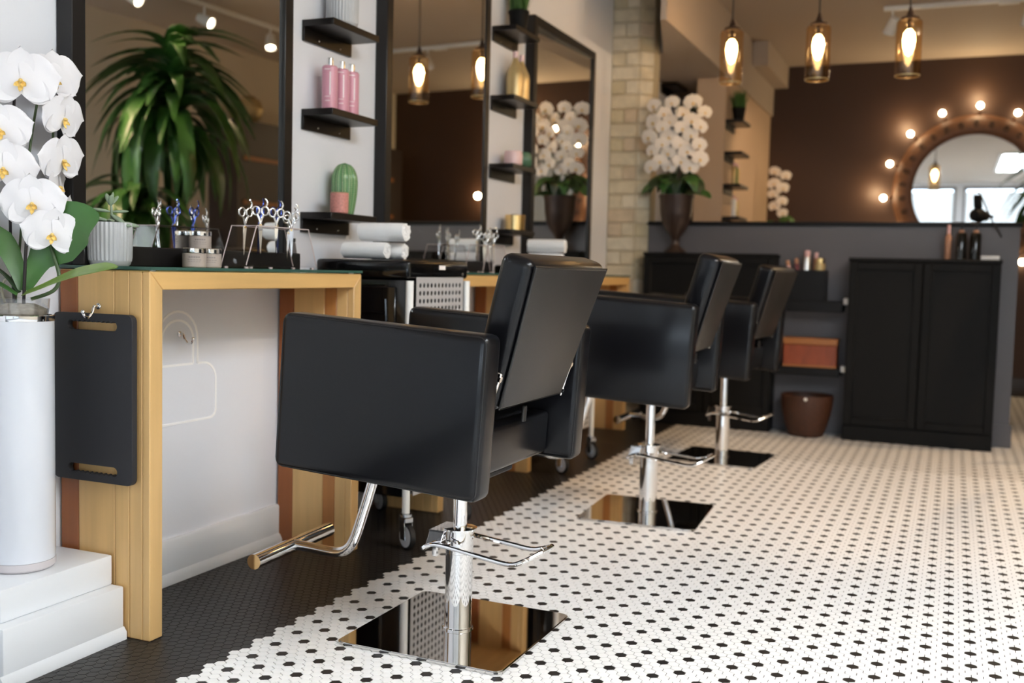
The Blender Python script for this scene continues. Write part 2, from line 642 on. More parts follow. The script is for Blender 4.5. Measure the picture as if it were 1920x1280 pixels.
# handbag outline painted on the wall under the first desk
def strip(pts, w, x, closed=False):
    b = MB()
    n = len(pts)
    L, Rr = [], []
    for i in range(n):
        p = Vector(pts[i])
        a = Vector(pts[i - 1]) if (i > 0 or closed) else p
        c = Vector(pts[(i + 1) % n]) if (i < n - 1 or closed) else p
        t = (c - a).normalized()
        nn = Vector((-t.y, t.x)) * w / 2
        L.append(p + nn)
        Rr.append(p - nn)
    v = [(x, p.x, p.y) for p in L] + [(x, p.x, p.y) for p in Rr] + [(x - 0.0015, p.x, p.y) for p in L] + [(x - 0.0015, p.x, p.y) for p in Rr]
    f = []
    for i in range(n if closed else n - 1):
        j = (i + 1) % n
        f += [(i, j, n + j, n + i), (i, j, 2 * n + j, 2 * n + i), (n + i, n + j, 3 * n + j, 3 * n + i)]
    return b.add(v, f)


def arc(cy, cz, ry, rz, a0, a1, n=14):
    return [(cy + ry * math.cos(R(a0 + (a1 - a0) * i / n)), cz + rz * math.sin(R(a0 + (a1 - a0) * i / n))) for i in range(n + 1)]


cy = 2.283
outer = [(cy + 0.083, 0.612)] + arc(cy, 0.683, 0.083, 0.080, 0, 180) + [(cy - 0.083, 0.612)]
inner = [(cy + 0.064, 0.612)] + arc(cy, 0.683, 0.064, 0.055, 0, 180) + [(cy - 0.064, 0.612)]
body = [(cy + 0.083, 0.612), (cy + 0.11, 0.612)] + arc(cy + 0.108, 0.562, 0.055, 0.05, 90, 0, 6) + arc(cy + 0.138, 0.472, 0.025, 0.025, 0, -90, 5) + \
    arc(cy - 0.138, 0.472, 0.025, 0.025, -90, -180, 5) + arc(cy - 0.108, 0.562, 0.055, 0.05, 180, 90, 6) + [(cy - 0.083, 0.612)]
bagm = MB()
for pts in (outer, inner, body, [(cy - 0.064, 0.612), (cy + 0.064, 0.612)]):
    s = strip(pts, 0.0065, -1.9985)
    bagm.add(s.v, s.f)
bagm.build('handbag_outline', M_chalk, wall_left, smooth=0)

# outlet plate on the wall beside the desk
o = tag(MB().rbox(-2.0, -1.992, 1.775, 1.845, 0.63, 0.745, 0.003).build('outlet_plate', M_white, smooth=40), 'white outlet plate on the wall beside the first desk leg', 'outlet')

# grey half wall across the room with its black cap
MB().box(-1.99, 0.31, 6.2, 6.32, 0, 1.2).build('wall_partition', M_grey, smooth=0, kind='structure')
MB().rbox(-1.99, 0.322, 6.188, 6.332, 1.2, 1.225, 0.004).build('trim_1', M_cap, smooth=40, kind='structure')
MB().prism([(0.2205, 6.188), (0.322, 6.188), (0.322, 6.335), (0.2205, 6.335)], 'z', 0, 0.125).build('baseboard_partition', M_grey, smooth=0, kind='structure')

# bulkhead, side wing and duct at the back left
MB().prism([(-1.5, 5.51), (-1.53, 5.505), (-1.715, 6.25), (-1.74, 6.34), (-2.0, 6.34), (-2.0, YB), (-1.5, YB)], 'z', 2.27, CEIL).build('trim_2', M_ceil, smooth=0, kind='structure')
MB().box(-1.72, -1.52, 7.2, YB, 0, 2.27).build('wall_wing', M_warm, smooth=0, kind='structure')
MB().box(-1.55, -1.385, 8.02, YB, 2.5, CEIL).build('trim_3', M_ceil, smooth=0, kind='structure')
MB().box(-2.0, -1.95, 7.95, 8.6, 0, 2.2).build('door_1', M_brown, smooth=0, kind='structure')

# ---------------------------------------------------------------- limewashed brick column
colm = MB()
colm.prism([(-2.0, 6.13), (-1.825, 6.13), (-1.755, 6.199), (-1.755, 6.33), (-2.0, 6.33)], 'z', 0, CEIL)
column = colm.build('brick_column', M_mortar, smooth=0, kind='structure')
CH = 0.0865
ang = math.atan2(0.069, 0.07)
random.seed(3)


def brick(M, w, h, d):
    b = MB()
    b.rbox(0.002, w - 0.002, -d, 0.012, 0.003, h - 0.003, 0.006, 1)
    b.v = [M @ v for v in b.v]
    return b


for c_ in range(31):
    z = c_ * CH
    h = min(CH, CEIL - z)
    if h < 0.02:
        continue
    segs = [(0.0, 0.175)] if c_ % 2 == 0 else [(0.0, 0.09), (0.09, 0.175)]
    for a, b_ in segs:
        brick(T(-2.0 + a, 6.13, z), b_ - a, h, 0.008 + random.random() * 0.006).build('brick', random.choice(M_brick), column, smooth=40)
    L = math.hypot(0.07, 0.069)
    brick(T(-1.825, 6.13, z) @ RZ(ang), L, h, 0.006 + random.random() * 0.006).build('brick', random.choice(M_brick), column, smooth=40)

# ---------------------------------------------------------------- mirrors on the left wall


def wall_mirror(y0, y1, a, label):
    t = thing('wall_mirror', label, 'mirror', (-2.0, (y0 + y1) / 2, 0.9), 0, 'tall dark framed mirrors on the left wall')
    w = (y1 - y0) / 2
    zt = 2.155 - 0.9
    fd, fwid = 0.05, 0.045
    f = MB()
    f.rbox(0, fd, -w, -w + fwid, -0.012, zt, 0.003, 1)
    f.rbox(0, fd, w - fwid, w, -0.012, zt, 0.003, 1)
    f.rbox(0, fd, -w + fwid, w - fwid, zt - fwid, zt, 0.003, 1)
    f.build('frame', M_frame, t, smooth=40)
    b = MB()
    b.rbox(0, 0.085, -w + 0.001, w - 0.001, -0.0125, 0.038, 0.003, 1)
    b.build('frame_rail', M_frame, t, smooth=40)
    s = math.sin(a) * (w - fwid)
    yy = w - fwid + 0.002
    g = MB()
    xa, xb = 0.026 - s, 0.026 + s
    g.hull8([(xa - 0.003, -yy, 0.036), (xa - 0.003, -yy, zt - fwid + 0.002), (xb - 0.003, yy, 0.036), (xb - 0.003, yy, zt - fwid + 0.002),
             (xa, -yy, 0.036), (xa, -yy, zt - fwid + 0.002), (xb, yy, 0.036), (xb, yy, zt - fwid + 0.002)], 0)
    g.build('glass', M_mirror, t, smooth=0)
    return t


wall_mirror(1.862, 2.752, R(1.6), 'tall dark framed mirror over the nearest wooden desk')
wall_mirror(3.33, 4.236, R(2.5), 'tall dark framed mirror behind the stacked white towels')
wall_mirror(4.75, 5.68, R(2.0), 'dark framed mirror next to the pale brick column')

# ---------------------------------------------------------------- wooden desks


def desk(y0, y1, label):
    t = thing('styling_desk', label, 'desk', (-1.85, (y0 + y1) / 2, 0), 0, 'wooden waterfall desks along the left wall')
    w = (y1 - y0) / 2
    xb, xf, zt, th = -0.142, 0.138, 0.878, 0.043
    cuts = [xb, -0.085, 0.03, 0.075, 0.115, xf]
    # legs of upright staves, mitred into the top
    for s in (-1, 1):
        cols = [M_desk_d, M_desk_l, M_desk_l, M_desk_l, M_desk_l] if s < 0 else [M_desk_d, M_desk_l, M_desk_m, M_desk_l, M_desk_l]
        leg = MB().box(xb + 0.004, xf - 0.004, s * w - s * th + s * 0.003, s * w - s * 0.003, 0.0, zt - th - 0.004).build('leg', M_desk_m, t, smooth=0)
        for i in range(5):
            x0, x1 = cuts[i], cuts[i + 1]
            e = 0.0004
            yo, yi = s * w, s * (w - th)
            b = MB()
            b.hull8([(x0 + e, yo, 0.001), (x0 + e, yo, zt - 0.0005), (x0 + e, yi, 0.001), (x0 + e, yi, zt - th), (x1 - e, yo, 0.001), (x1 - e, yo, zt - 0.0005), (x1 - e, yi, 0.001), (x1 - e, yi, zt - th)], 0.002, 1)
            b.build('stave', cols[i], leg, smooth=30)
    top = MB().box(xb + 0.004, xf - 0.004, -w + th, w - th, zt - th + 0.003, zt - 0.003).build('desk_top', M_desk_m, t, smooth=0)
    for i in range(5):
        x0, x1 = cuts[i], cuts[i + 1]
        e = 0.0004
        b = MB()
        b.hull8([(x0 + e, -w + th, zt - th), (x0 + e, -w, zt), (x0 + e, w - th, zt - th), (x0 + e, w, zt), (x1 - e, -w + th, zt - th), (x1 - e, -w, zt), (x1 - e, w - th, zt - th), (x1 - e, w, zt)], 0.002, 1)
        b.build('stave', M_desk_h, top, smooth=30)
    # glass sheet lying on clear bumpers
    g = thing('glass_top', 'green edged glass sheet on the ' + label.split(' with')[0], 'glass sheet', (-1.85, (y0 + y1) / 2, zt), 0, 'glass sheets on the desks')
    MB().box(xb, xf + 0.002, -w, w, 0.003, 0.0105).build('sheet', M_glass, g, smooth=0)
    ed = MB()
    ed.box(xf + 0.002, xf + 0.0035, -w, w, 0.003, 0.0105)
    ed.box(xb, xf + 0.002, -w - 0.0015, -w, 0.003, 0.0105)
    ed.build('polished_edge', M_glass_edge, g, smooth=0)
    for x in (xb + 0.03, xf - 0.02):
        for y in (-w + 0.03, w - 0.03):
            MB().lathe([(0.008, 0.0), (0.008, 0.003)], 12, T(x, y, 0)).build('bumper', M_clearb, g)
    return t


desk(1.862, 2.788, 'nearest wooden desk with a black hand mirror on its side')
desk(3.345, 4.255, 'middle wooden desk with one scissor stand')
desk(4.775, 5.695, 'farthest wooden desk with the brick column behind')
DT = 0.8886

# chrome hook and hand mirror on the side of the first desk


def coat_hook(name, M, label):
    t = thing(name, label, 'hook')
    b = MB()
    b.lathe([(0.0075, 0), (0.0075, 0.004), (0.004, 0.006)], 14, M)
    b.tube([(0, 0, 0.004), (0, 0, 0.016), (0, -0.014, 0.022), (0, -0.026, 0.034), (0, -0.022, 0.046), (0, -0.012, 0.05)], 0.0032, 8, M, smooth=4)
    b.sphere((0, -0.012, 0.05), 0.0055, 10, 6, M)
    b.build('hook_body', M_chrome, t)
    return t


h1 = coat_hook('hook', T(-1.866, 1.862, 0.792) @ RX(R(90)), 'chrome hook on the desk side holding the black hand mirror')
h2 = coat_hook('hook', T(-2.0, 2.288, 0.70) @ RY(R(90)) @ RZ(R(90)), 'chrome hook on the wall inside the painted handbag outline')

hm = thing('hand_mirror', 'black rectangular salon hand mirror hanging from a hook on the desk side', 'hand mirror', (-1.866, 1.846, 0.575))


def rounded(w, h, r, n=5):
    pts = []
    for cx, cz, a0 in ((w - r, h - r, 0), (-w + r, h - r, 90), (-w + r, -h + r, 180), (w - r, -h + r, 270)):
        for i in range(n + 1):
            a = R(a0 + 90 * i / n)
            pts.append((cx + r * math.cos(a), cz + r * math.sin(a)))
    return pts


def slot(w, h, wavy):
    """rounded slot, one long edge scalloped for the fingers"""
    pts = []
    n = 8
    for i in range(n + 1):
        a = R(-90 + 180 * i / n)
        pts.append((w - h + h * math.cos(a), h * math.sin(a)))
    m = 48
    for i in range(1, m):
        x = (w - h) - 2 * (w - h) * i / m
        pts.append((x, h + (wavy * 0.5 * (math.cos(i / m * 2 * PI * 9) - 1) if wavy else 0)))
    for i in range(n + 1):
        a = R(90 + 180 * i / n)
        pts.append((-w + h + h * math.cos(a), h * math.sin(a)))
    return pts


def plate_with_holes(outer, holes, y0, y1, bev=0.0):
    bm = bmesh.new()
    loops = []
    for lp in [outer] + holes:
        vs = [bm.verts.new((p[0], y0, p[1])) for p in lp]
        es = [bm.edges.new((vs[i], vs[(i + 1) % len(vs)])) for i in range(len(vs))]
        loops.append(es)
    bmesh.ops.triangle_fill(bm, use_beauty=True, use_dissolve=False, edges=[e for l in loops for e in l])
    ret = bmesh.ops.extrude_face_region(bm, geom=list(bm.faces))
    for g in ret['geom']:
        if isinstance(g, bmesh.types.BMVert):
            g.co.y = y1
    bmesh.ops.recalc_face_normals(bm, faces=bm.faces)
    b = MB()
    bm.verts.index_update()
    b.add([v.co.copy() for v in bm.verts], [[v.index for v in f.verts] for f in bm.faces])
    bm.free()
    return b


top_slot = [(x, z + 0.172) for x, z in slot(0.077, 0.0115, 0.004)]
bot_slot = [(x, -z - 0.172) for x, z in slot(0.077, 0.0115, 0.004)]
pl = plate_with_holes(rounded(0.123, 0.2005, 0.016), [top_slot, bot_slot], -0.008, 0.008)
hb = pl.build('mirror_body', mat('grey_black_plastic', srgb(50, 50, 53), 0.48, spec=0.2, bump=0.05, bscale=500), hm, smooth=30)
md = hb.modifiers.new('bevel', 'BEVEL')
md.width = 0.0035
md.segments = 2
md.limit_method = 'ANGLE'
md.angle_limit = R(50)

# ---------------------------------------------------------------- wall shelves


def wall_shelf(y0, y1, z, label, first=[None]):
    if first[0] is not None:
        return dup(first[0], (-2.0, y0, z), 0, label, 'dark floating shelves on the left wall')
    t = thing('wall_shelf', label, 'shelf', (-2.0, y0, z), 0, 'dark floating shelves on the left wall')
    first[0] = t
    L = 0.287
    MB().rbox(0, 0.122, 0, L, -0.022, 0, 0.0015, 1).build('board', M_shelf, t, smooth=40)
    MB().rbox(0, 0.010, 0, L, -0.066, -0.022, 0.001, 1).build('back_plate', M_shelf, t, smooth=40)
    for y in (0.085, 0.215):
        MB().lathe([(0.0045, 0), (0.0045, 0.0015), (0.002, 0.003)], 10, T(0.010, y, -0.052) @ RY(R(90))).build('screw', M_chrome, t)
    return t


SH1 = (1.70, 1.413, 1.077)
wall_shelf(2.866, 0, 1.70, 'dark wall shelf carrying the ribbed grey pot')
wall_shelf(2.866, 0, 1.413, 'dark wall shelf carrying three pink bottles')
wall_shelf(2.866, 0, 1.077, 'dark wall shelf carrying the ceramic cactus')
wall_shelf(4.35, 0, 2.012, 'dark wall shelf carrying the grass in a black pot')
wall_shelf(4.35, 0, 1.70, 'dark wall shelf carrying two gold bottles')
wall_shelf(4.35, 0, 1.39, 'dark wall shelf carrying pink and green candles')
wall_shelf(4.35, 0, 1.09, 'dark wall shelf carrying the gold tin')

# things on the shelves


def ribbed_pot(loc, s, label):
    t = thing('ribbed_pot', label, 'pot', loc, 0, 'ribbed grey ceramic pots')
    prof = [(0.030, 0), (0.043, 0.0), (0.047, 0.004), (0.0495, 0.012)]
    MB().lathe([(r * s, z * s) for r, z in prof], 48).build('foot', M_grey_cer, t)
    b = MB()
    b.lathe([(0.0490 * s, 0.012 * s), (0.0502 * s, 0.020 * s), (0.0512 * s, 0.06 * s), (0.0515 * s, 0.101 * s), (0.0500 * s, 0.104 * s)], 192, ribs=32, amp=0.0011 * s, cap=False)
    b.lathe([(0.0500 * s, 0.104 * s), (0.046 * s, 0.103 * s), (0.045 * s, 0.09 * s), (0.001, 0.09 * s)], 48, cap=False)
    b.build('body', M_grey_cer, t, smooth=60)
    MB().lathe([(0.0455 * s, 0.0915 * s), (0.02 * s, 0.095 * s), (0.0005, 0.094 * s)], 24, cap=False).build('soil', M_soil, t)
    return t


ribbed_pot((-1.935, 3.005, 1.70), 1.05, 'ribbed grey pot on the upper shelf, cut by the top of the picture')
pot = ribbed_pot((-1.886, 1.916, DT), 1.0, 'ribbed grey pot holding a succulent on the nearest desk')

# pink bottles
pb = thing('pink_bottle', 'nearest of the three pink bottles, with chrome cap', 'bottle', (-1.935, 2.935, 1.413), 0, 'pink bottles on the middle shelf')
MB().lathe([(0.024, 0), (0.026, 0.002), (0.026, 0.142), (0.022, 0.147), (0.011, 0.149)], 28).build('body', M_pink, pb)
MB().lathe([(0.0105, 0.149), (0.0105, 0.172), (0.0095, 0.173)], 20).build('cap', M_chrome, pb)
pr = MB()
for a, z0, z1, w in ((-55, 0.05, 0.125, 0.0035), (-75, 0.132, 0.1345, 0.02), (-72, 0.030, 0.032, 0.016), (-72, 0.044, 0.0455, 0.018)):
    pr.box(0.0262, 0.0265, -w / 2, w / 2, z0, z1, RZ(R(a)))
pr.build('lettering', M_print, pb, smooth=0)
dup(pb, (-1.928, 2.995, 1.413), R(12), 'middle one of the three pink bottles on the shelf')
dup(pb, (-1.924, 3.05, 1.413), R(20), 'farthest of the three pink bottles, nearest the second mirror')

# ceramic cactus and pink tumbler
cc = thing('ceramic_cactus', 'glossy green ceramic cactus with pale dots on the low shelf', 'ornament', (-1.934, 3.03, 1.077))
prof = []
for i in range(25):
    u = i / 24
    z = 0.176 * u
    r = 0.030 + 0.013 * math.sin(min(u, 0.62) / 0.62 * PI / 2)
    if u > 0.62:
        r = 0.043 * math.sqrt(max(0, 1 - ((u - 0.62) / 0.38) ** 2))
    prof.append((max(r, 0.0004), z))
MB().lathe(prof, 120, ribs=12, amp=0.0022).build('body', M_greenc, cc, smooth=60)
dm = MB()
for k in range(12):
    a = 2 * PI * k / 12
    for s in (-0.5, 0.5):
        for i in range(1, 26):
            u = i / 27
            j = u * 24
            i0 = int(j)
            r = prof[i0][0] + (prof[min(i0 + 1, 24)][0] - prof[i0][0]) * (j - i0) + 0.0012
            aa = a + s * 0.16
            dm.add([(r * math.cos(aa + q * 0.05), r * math.sin(aa + q * 0.05), 0.176 * u + w_ * 0.0017) for q, w_ in ((-1, -1), (1, -1), (1, 1), (-1, 1))] + [((r - 0.003) * math.cos(aa), (r - 0.003) * math.sin(aa), 0.176 * u)], [(0, 1, 2, 3), (0, 1, 4), (1, 2, 4), (2, 3, 4), (3, 0, 4)])
dm.build('dots', M_dot, cc, smooth=0, kind='stuff')
pt = thing('pink_tumbler', 'speckled pink candle tumbler standing in front of the ceramic cactus', 'candle', (-1.905, 2.955, 1.077))
MB().lathe([(0.027, 0), (0.030, 0.003), (0.0305, 0.068), (0.0285, 0.068), (0.028, 0.055), (0.0005, 0.055)], 32).build('body', M_pinkm, pt)
MB().lathe([(0.0306, 0.0665), (0.0309, 0.0685), (0.0285, 0.0692), (0.0283, 0.0675)], 32, cap=False).build('rim', M_tan, pt)

# grass pot, gold bottles, candles, gold tin on the second shelf column
gp = thing('grass_pot', 'black pot of upright green grass on the highest shelf', 'plant', (-1.932, 4.50, 2.012))
MB().lathe([(0.036, 0), (0.038, 0.002), (0.047, 0.082), (0.050, 0.084), (0.050, 0.095), (0.046, 0.095), (0.044, 0.08), (0.001, 0.08)], 32).build('pot', M_black, gp)
random.seed(5)


def grass(n, r0, h, spread):
    b = MB()
    for i in range(n):
        a, rr = random.random() * 2 * PI, r0 * math.sqrt(random.random())
        p = Vector((rr * math.cos(a), rr * math.sin(a), 0.08))
        a2 = random.random() * 2 * PI
        lean = spread * (0.2 + random.random())
        hh = h * (0.6 + 0.5 * random.random())
        tip = p + Vector((lean * math.cos(a2), lean * math.sin(a2), hh))
        mid = p * 0.5 + tip * 0.5 + Vector((0, 0, hh * 0.12))
        sd = Vector((-math.sin(a2), math.cos(a2), 0)) * 0.0022
        b.add([p - sd, p + sd, mid + sd, mid - sd, tip], [(0, 1, 2, 3), (3, 2, 4)])
    return b


grass(260, 0.042, 0.14, 0.05).build('grass_blades', M_grass, gp, smooth=0, kind='stuff')

gb = thing('gold_bottle', 'gold bottle with slim neck, nearer of the shelf pair', 'bottle', (-1.93, 4.47, 1.70), 0, 'gold bottles on the second shelves')
MB().lathe([(0.038, 0), (0.041, 0.003), (0.041, 0.10), (0.037, 0.125), (0.022, 0.158), (0.014, 0.178), (0.0125, 0.186)], 32).build('body', M_goldp, gb)
MB().lathe([(0.013, 0.186), (0.013, 0.215), (0.011, 0.217)], 20).build('cap', M_pinkc, gb)
dup(gb, (-1.935, 4.555, 1.70), 0, 'gold bottle with slim neck, farther of the shelf pair')
cn = thing('pink_candle', 'pale pink candle jar beside the green ribbed candle', 'candle', (-1.925, 4.46, 1.39))
MB().lathe([(0.038, 0), (0.043, 0.006), (0.044, 0.05), (0.040, 0.066), (0.036, 0.066), (0.035, 0.05), (0.0005, 0.05)], 32).build('body', M_pinkc, cn)
cg = thing('green_candle', 'dark green ribbed glass candle beside the pale pink one', 'candle', (-1.915, 4.555, 1.39))
MB().lathe([(0.028, 0), (0.037, 0.008), (0.041, 0.03), (0.039, 0.055), (0.030, 0.070), (0.027, 0.070), (0.025, 0.055), (0.0005, 0.055)], 96, ribs=16, amp=0.0016).build('body', M_dgreen, cg, smooth=60)
gt = thing('gold_tin', 'round gold tin on the lowest shelf by the third mirror', 'tin', (-1.925, 4.50, 1.09))
MB().lathe([(0.044, 0), (0.047, 0.002), (0.047, 0.052)], 40).build('body', M_gold, gt)
MB().lathe([(0.0485, 0.052), (0.0485, 0.070), (0.046, 0.073), (0.0005, 0.073)], 40).build('lid', M_gold, gt)

# ---------------------------------------------------------------- succulent in the grey pot
sc_ = thing('succulent', 'pale green succulent sprig growing out of the ribbed pot', 'plant', (-1.886, 1.916, DT + 0.094))


def fat_leaf(L, w):
    return [(0.0006, 0), (w * 0.55, L * 0.1), (w * 0.9, L * 0.35), (w, L * 0.6), (w * 0.75, L * 0.85), (w * 0.3, L * 0.96), (0.0004, L)]


MB().tube([(0, 0, 0), (0.002, 0.004, 0.025), (0.0, 0.004, 0.052)], [0.004, 0.0035, 0.0028], 8, smooth=4).build('stem', M_succ, sc_)
for (z, az, el, L, w) in ((0.05, 150, 62, 0.032, 0.0055), (0.052, 20, 80, 0.030, 0.005), (0.052, 60, 48, 0.030, 0.0055), (0.05, -60, 60, 0.028, 0.005), (0.036, 200, 8, 0.040, 0.0055), (0.036, 22, 4, 0.038, 0.005), (0.03, -30, -25, 0.050, 0.007), (0.024, 30, -28, 0.062, 0.0065), (0.012, 200, 12, 0.045, 0.007), (0.012, 15, -8, 0.062, 0.008), (0.010, -70, 5, 0.045, 0.007), (0.010, 110, 10, 0.05, 0.007), (0.008, -20, -6, 0.058, 0.007)):
    az += 23
    M = T(0, 0.003, z) @ RZ(R(az)) @ RY(R(90 - el)) @ Matrix.Diagonal((0.6, 1, 1, 1))
    MB().lathe(fat_leaf(L * 1.08, w * 1.35), 10, M, cap=False).build('leaf', M_succ, sc_, smooth=70)

# ---------------------------------------------------------------- cosmetic jars on the first desk


def jar(loc, s, label, src=[None]):
    if src[0] is not None:
        o = dup(src[0], loc, 0, label)
        return o
    t = thing('cosmetic_jar', label, 'jar', loc, 0, 'silver lidded taupe cosmetic jars')
    src[0] = t
    MB().lathe([(0.029, 0), (0.0305, 0.002), (0.0305, 0.036), (0.029, 0.0375)], 36).build('body', M_jar, t)
    MB().lathe([(0.0315, 0.0375), (0.0318, 0.039), (0.0318, 0.049), (0.030, 0.051), (0.0005, 0.051)], 36).build('lid', M_chrome, t)
    p = MB()
    for z0, z1, w in ((0.025, 0.0285, 0.024), (0.019, 0.0205, 0.030), (0.014, 0.015, 0.026)):
        for k in range(5):
            p.box(0.0306, 0.0309, -w / 10, w / 10, z0, z1, RZ(R(-50 + (k - 2) * w / 4 / 0.0306 * 57.3)))
    p.build('lettering', M_printd, t, smooth=0)
    return t


jar((-1.852, 2.178, DT), 1, 'nearer silver lidded taupe jar standing on the glass desk top')
jar((-1.858, 2.247, DT), 1, 'farther silver lidded taupe jar standing on the glass desk top')
jar((-1.9495, 2.316, 0.9385), 1, 'silver lidded taupe jar on the bottom rail of the mirror')

# ---------------------------------------------------------------- acrylic scissor stands with scissors


def scissors_thing(loc, rz, rot, m, label, group, tmpl={}):
    key = m.name
    if key in tmpl:
        o = dup(tmpl[key], loc, rz, label, group)
        o.rotation_euler = (rot, 0, rz)
        return o
    t = thing('scissors', label, 'scissors', loc, rz, group)
    t.rotation_euler = (rot, 0, rz)
    tmpl[key] = t
    for s in (-1, 1):
        b = MB()
        b.prism([(s * 0.0005, -0.085), (s * 0.006, -0.01), (s * 0.004, 0.0), (-s * 0.004, 0.0), (-s * 0.003, -0.02)], 'y', 0.0008 * s, 0.0008 * s + 0.0022 * s)
        b.tube([(0, 0.001 * s, 0.0), (s * 0.004, 0.001 * s, 0.015), (s * 0.009, 0.001 * s, 0.026)], 0.003, 8, smooth=3)
        ring = [(s * 0.0125 + 0.0095 * math.cos(2 * PI * k / 14), 0.001 * s, 0.037 + 0.012 * math.sin(2 * PI * k / 14)) for k in range(14)]
        b.tube(ring, 0.0027, 8, close=True)
        if s > 0:
            b.tube([(0.013, 0.001, 0.048), (0.019, 0.001, 0.058), (0.016, 0.001, 0.068), (0.012, 0.001, 0.071)], [0.0026, 0.0024, 0.002, 0.0022], 8, smooth=4)
        b.build('blade', m, t, smooth=50)
    MB().lathe([(0.0035, -0.004), (0.0035, 0.004)], 10, T(0, 0, -0.004) @ RX(R(90))).build('pivot_screw', M_gold, t)
    return t


def scissor_stand(x, yc, zb, L, label):
    """bent clear sheet: flat perforated top, two sloping ends, small feet"""
    t = thing('scissor_stand', label, 'stand', (x, yc, zb), 0, 'clear acrylic scissor stands')
    h, hw = 0.118, 0.042
    y0, y1 = -L / 2, L / 2
    n = 0.045
    th = 0.0025
    b = MB()
    for xa, xb in ((-hw, -0.0225), (-0.0055, 0.0055), (0.0225, hw)):
        b.box(xa, xb, y0 + n, y1 - n, h - th, h)
    for s in (-1, 1):
        ya, yb = s * (L / 2 - n), s * L / 2
        b.hull8([(-hw, ya, h - th), (-hw, ya, h), (-hw, yb - s * th, 0.008), (-hw, yb, 0.008), (hw, ya, h - th), (hw, ya, h), (hw, yb - s * th, 0.008), (hw, yb, 0.008)], 0)
    b.build('bent_sheet', M_acry, t, smooth=0)
    e = MB()
    for sx in (-1, 1):
        for s in (-1, 1):
            e.tube([(sx * hw, s * (L / 2 - n), h - 0.001), (sx * hw, s * (L / 2 - 0.001), 0.009)], 0.0016, 6)
        e.tube([(sx * hw, y0 + n, h - 0.001), (sx * hw, y1 - n, h - 0.001)], 0.0016, 6)
    for s in (-1, 1):
        e.tube([(-hw, s * (L / 2 - n), h - 0.001), (hw, s * (L / 2 - n), h - 0.001)], 0.0014, 6)
    e.build('polished_edges', M_acry_edge, t)
    f = MB()
    f.rbox(-hw - 0.004, hw + 0.004, y0 + 0.10, y1 + 0.006, 0.005, 0.009, 0.001, 1)
    f.rbox(-hw - 0.004, hw + 0.004, y0 - 0.006, y0 + 0.03, 0.005, 0.009, 0.001, 1)
    f.build('base_strip', M_acry, t, smooth=40)
    for sx in (-1, 1):
        for yy in (y0 + 0.012, y0 + 0.12, y1 - 0.012):
            MB().lathe([(0.006, 0), (0.006, 0.005)], 10, T(sx * (hw - 0.008), yy, 0)).build('foot', M_acry_edge, t)
    return t


scissor_stand(-1.80, 2.44, DT, 0.335, 'clear acrylic stand full of scissors on the nearest desk')
sct = DT + 0.118
names = ['steel scissors in the near stand, closest to the jars', 'steel scissors in the near stand, second from the jars', 'blue handled scissors in the near stand, left of the pair', 'steel scissors in the middle of the near stand', 'blue handled scissors in the near stand, right of the pair', 'steel scissors in the near stand, just past the blue pairs', 'steel scissors in the near stand, at the towel end']
for i, (dy, m, rz, dz, lean) in enumerate(((-0.10, M_chrome, 70, 0.000, 5), (-0.068, M_chrome, 40, 0.006, -6), (-0.035, M_blue, 100, 0.008, 3), (0.005, M_chrome, 55, 0.004, 2), (0.045, M_blue, 80, 0.01, -4), (0.078, M_chrome, 30, 0.0, 6), (0.105, M_chrome, 65, -0.008, 9))):
    scissors_thing((-1.80 + (0.014 if i % 2 else -0.014), 2.44 + dy, sct + dz), R(rz), R(lean), m, names[i], 'scissors in the near acrylic stand')
scissor_stand(-1.86, 4.05, DT, 0.26, 'clear acrylic stand with scissors on the middle desk')
nm2 = ['steel scissors in the middle desk stand, nearest the camera', 'steel scissors in the middle desk stand, second from the camera', 'steel scissors at the centre of the middle desk stand', 'steel scissors in the middle desk stand, second from the far end', 'steel scissors in the middle desk stand, at the far end']
for i, (dy, rz, dz, lean) in enumerate(((-0.075, 60, 0.014, 0), (-0.035, 75, 0.004, 4), (0.0, 30, 0.0, 3), (0.035, 55, 0.006, -3), (0.065, 80, -0.003, -6))):
    scissors_thing((-1.86 + (0.014 if i % 2 else -0.014), 4.05 + dy, sct + dz), R(rz), R(lean), M_chrome, nm2[i], 'scissors in the middle desk stand')
# grey clipper standing by the wall
hc = thing('hair_clipper', 'dark grey hair clipper standing by the wall behind the scissor stand', 'clipper', (-1.955, 2.755, DT))
MB().hull8([(-0.02, -0.017, 0), (-0.012, -0.01, 0.085), (-0.02, 0.017, 0), (-0.012, 0.01, 0.085), (0.02, -0.017, 0), (0.012, -0.01, 0.085), (0.02, 0.017, 0), (0.012, 0.01, 0.085)], 0.004, 2).build('body', mat('grey_clipper', srgb(92, 90, 92), 0.4), hc)
MB().rbox(-0.011, 0.011, -0.01, 0.01, 0.0852, 0.098, 0.001, 1).build('blade_head', M_rubber, hc)

# ---------------------------------------------------------------- salon trolleys


